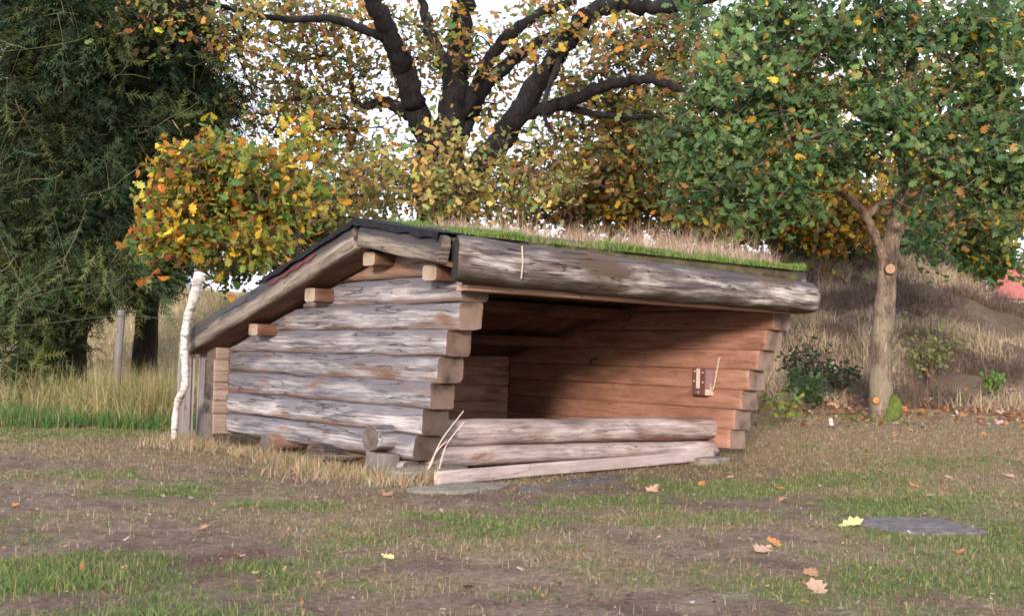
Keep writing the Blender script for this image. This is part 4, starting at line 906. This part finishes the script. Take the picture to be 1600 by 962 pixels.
shrub('nettle_clump', 'low green weeds growing behind the yellow-green sapling', on_ground(1262, 17.2), .35, 260, pal(((.05, .10, .04), 3), ((.08, .14, .05), 2)), .10, SIMPLE, 10)
# leaf litter
xy, u, v = scatter(5200, 15.5, 20.5, 2.5, 11.5); k_ = RNG.random(len(xy)) < np.exp(-((u-18.2)/1.2)**2)+.12; xy = xy[k_]
P = np.c_[xy, height(xy[:, 0], xy[:, 1])+.02]; nr = RNG.normal(size=P.shape)*.45; nr[:, 2] += 1
LIT = pal(((.34, .15, .06), 3), ((.22, .11, .06), 3), ((.42, .26, .17), 1.6), ((.40, .33, .32), 1.2))
o = cloud('leaf_litter', SIMPLE, P, nr, RNG.uniform(.06, .13, len(P)), pick(LIT, len(P)), M_dry); tag(o, 'brown fallen leaves lying thickly along the foot of the bank', 'fallen leaves', kind='stuff')
xy, u, v = fan(7000, 4.3, 17); xy = xy[~inside(xy, .1)]; P = np.c_[xy, height(xy[:, 0], xy[:, 1])+.012]; nr = RNG.normal(size=P.shape)*.4; nr[:, 2] += 1
o = cloud('small_litter', SIMPLE, P, nr, RNG.uniform(.010, .045, len(P))*(.5+.8*RNG.random(len(P))**3), pick(LIT+pal(((.10, .07, .055), 3), ((.30, .24, .20), 2)), len(P)), M_dry); tag(o, 'small leaf scraps and chips scattered over the trodden ground', 'litter', kind='stuff')
# the larger fallen leaves, one by one
def leaf_mesh(sd):
    V, F = OAK; V = V.copy(); V[:, 1] -= .5; V[:, 0] *= 1.15; V[:, 2] = .35*V[:, 0]**2*2+.25*(V[:, 1])**2+.03*np.sin(V[:, 1]*9+sd)
    me = bpy.data.meshes.new('fallen_leaf'); me.from_pydata([tuple(map(float, p)) for p in V], [], [tuple(map(int, q)) for q in F]); return me
LM = {}
for nm, stops in (('yellow', [(.3, (.48, .42, .14)), (.7, (.62, .57, .25))]), ('orange', [(.3, (.36, .13, .04)), (.7, (.52, .23, .08))]), ('tan', [(.3, (.33, .20, .14)), (.7, (.48, .31, .23))]), ('brown', [(.3, (.26, .13, .07)), (.7, (.40, .22, .13))])):
    LM[nm] = plain(nm+'_dead_leaf', stops, 14, .75, .4)
LEAFME = {(nm, k): leaf_mesh(k*2.1) for nm in LM for k in range(2)}
for (nm, k), me in LEAFME.items(): me.materials.append(LM[nm])
def fallen(x, y, s, nm, label, group=None, zoff=.014, k=None):
    o = bpy.data.objects.new('fallen_leaf', LEAFME[(nm, random.randrange(2) if k is None else k)]); COL.objects.link(o)
    o.location = (x, y, gz(x, y)+zoff); o.scale = (s, s, s); nv = Vector((random.uniform(-.25, .25)-.28, random.uniform(-.25, .25)-.24, 1)); o.rotation_euler = (nv.to_track_quat('Z', 'Y').to_matrix() @ Matrix.Rotation(random.uniform(0, 6.28), 3, 'Z')).to_euler(); return tag(o, label, 'leaf', group)
fallen(.80, -3.89, .17, 'yellow', 'large pale yellow leaf lying on the dark flat stone', zoff=.03)
fallen(-1.19, -5.16, .14, 'tan', 'pinkish tan leaf nearest the camera on the bare ground')
fallen(-.32, -4.2, .12, 'orange', 'bright orange leaf on bare earth left of the dark flat stone')
fallen(-.6, -4.35, .14, 'tan', 'long pale leaf lying near the orange leaf on bare earth')
fallen(5.51, -2.29, .15, 'tan', 'pink-tan leaf alone on the straw at the right edge')
fallen(1.08, -1.85, .16, 'tan', 'pale curled leaf on the green grass before the plank')
fallen(-4.35, -2.55, .13, 'tan', 'pale curled leaf on the dark earth at the left edge')
fallen(-2.45, -3.55, .075, 'yellow', 'bright yellow leaf by the small tuft in the foreground')
spots = [(2.2, -2.2, 'orange', 'orange leaf on the green turf in front of the right end of the plank'), (2.6, -1.3, 'tan', 'pale tan leaf on the turf just before the middle of the plank'), (3.1, -1.2, 'brown', 'brown leaf near the stone under the right end of the plank'),
         (1.8, -1.7, 'orange', 'orange leaf near the long sunken slab'), (4.2, -1.5, 'brown', 'brown leaf on the straw before the lowest right log end'), (4.6, -2.2, 'tan', 'tan leaf on the turf farther right than the shelter'),
         (3.6, -2.5, 'orange', 'orange leaf between the shelter and the dark flat stone'), (2.9, -3.1, 'tan', 'tan leaf in the grass behind the dark flat stone'), (.4, -4.9, 'orange', 'small orange leaf in the grass in front of the dark flat stone'),
         (5.6, -.6, 'orange', 'orange leaf on the straw right of the shelter'), (6.2, .3, 'brown', 'brown leaf on the straw before the yellow-green sapling'), (7.3, .2, 'orange', 'orange leaf on the straw just before the pale trunk'), (8.8, -.1, 'tan', 'tan leaf on the bare path right of the pale trunk'),
         (-3.0, 4.8, 'brown', 'brown leaf on the grass at the left under the conifers'), (-3.4, -.8, 'orange', 'orange leaf on the dark earth at the left'), (-2.8, -2.2, 'brown', 'brown leaf on the bare earth in the left foreground'), (-1.0, -1.3, 'brown', 'brown leaf on bare earth before the corner of the shelter'),
         (4.4, -3.1, 'brown', 'brown leaf in the grass at the far right foreground'), (1.6, -2.7, 'brown', 'brown leaf in the turf left of the dark flat stone'), (-.9, -4.9, 'brown', 'brown leaf beside the pinkish tan leaf in the foreground'), (4.1, .2, 'brown', 'brown leaf against the foot of the right wall')]
for x, y, nm, lb in spots:
    fallen(x, y, random.uniform(.07, .115), nm, lb, 'fallen leaves on the turf')
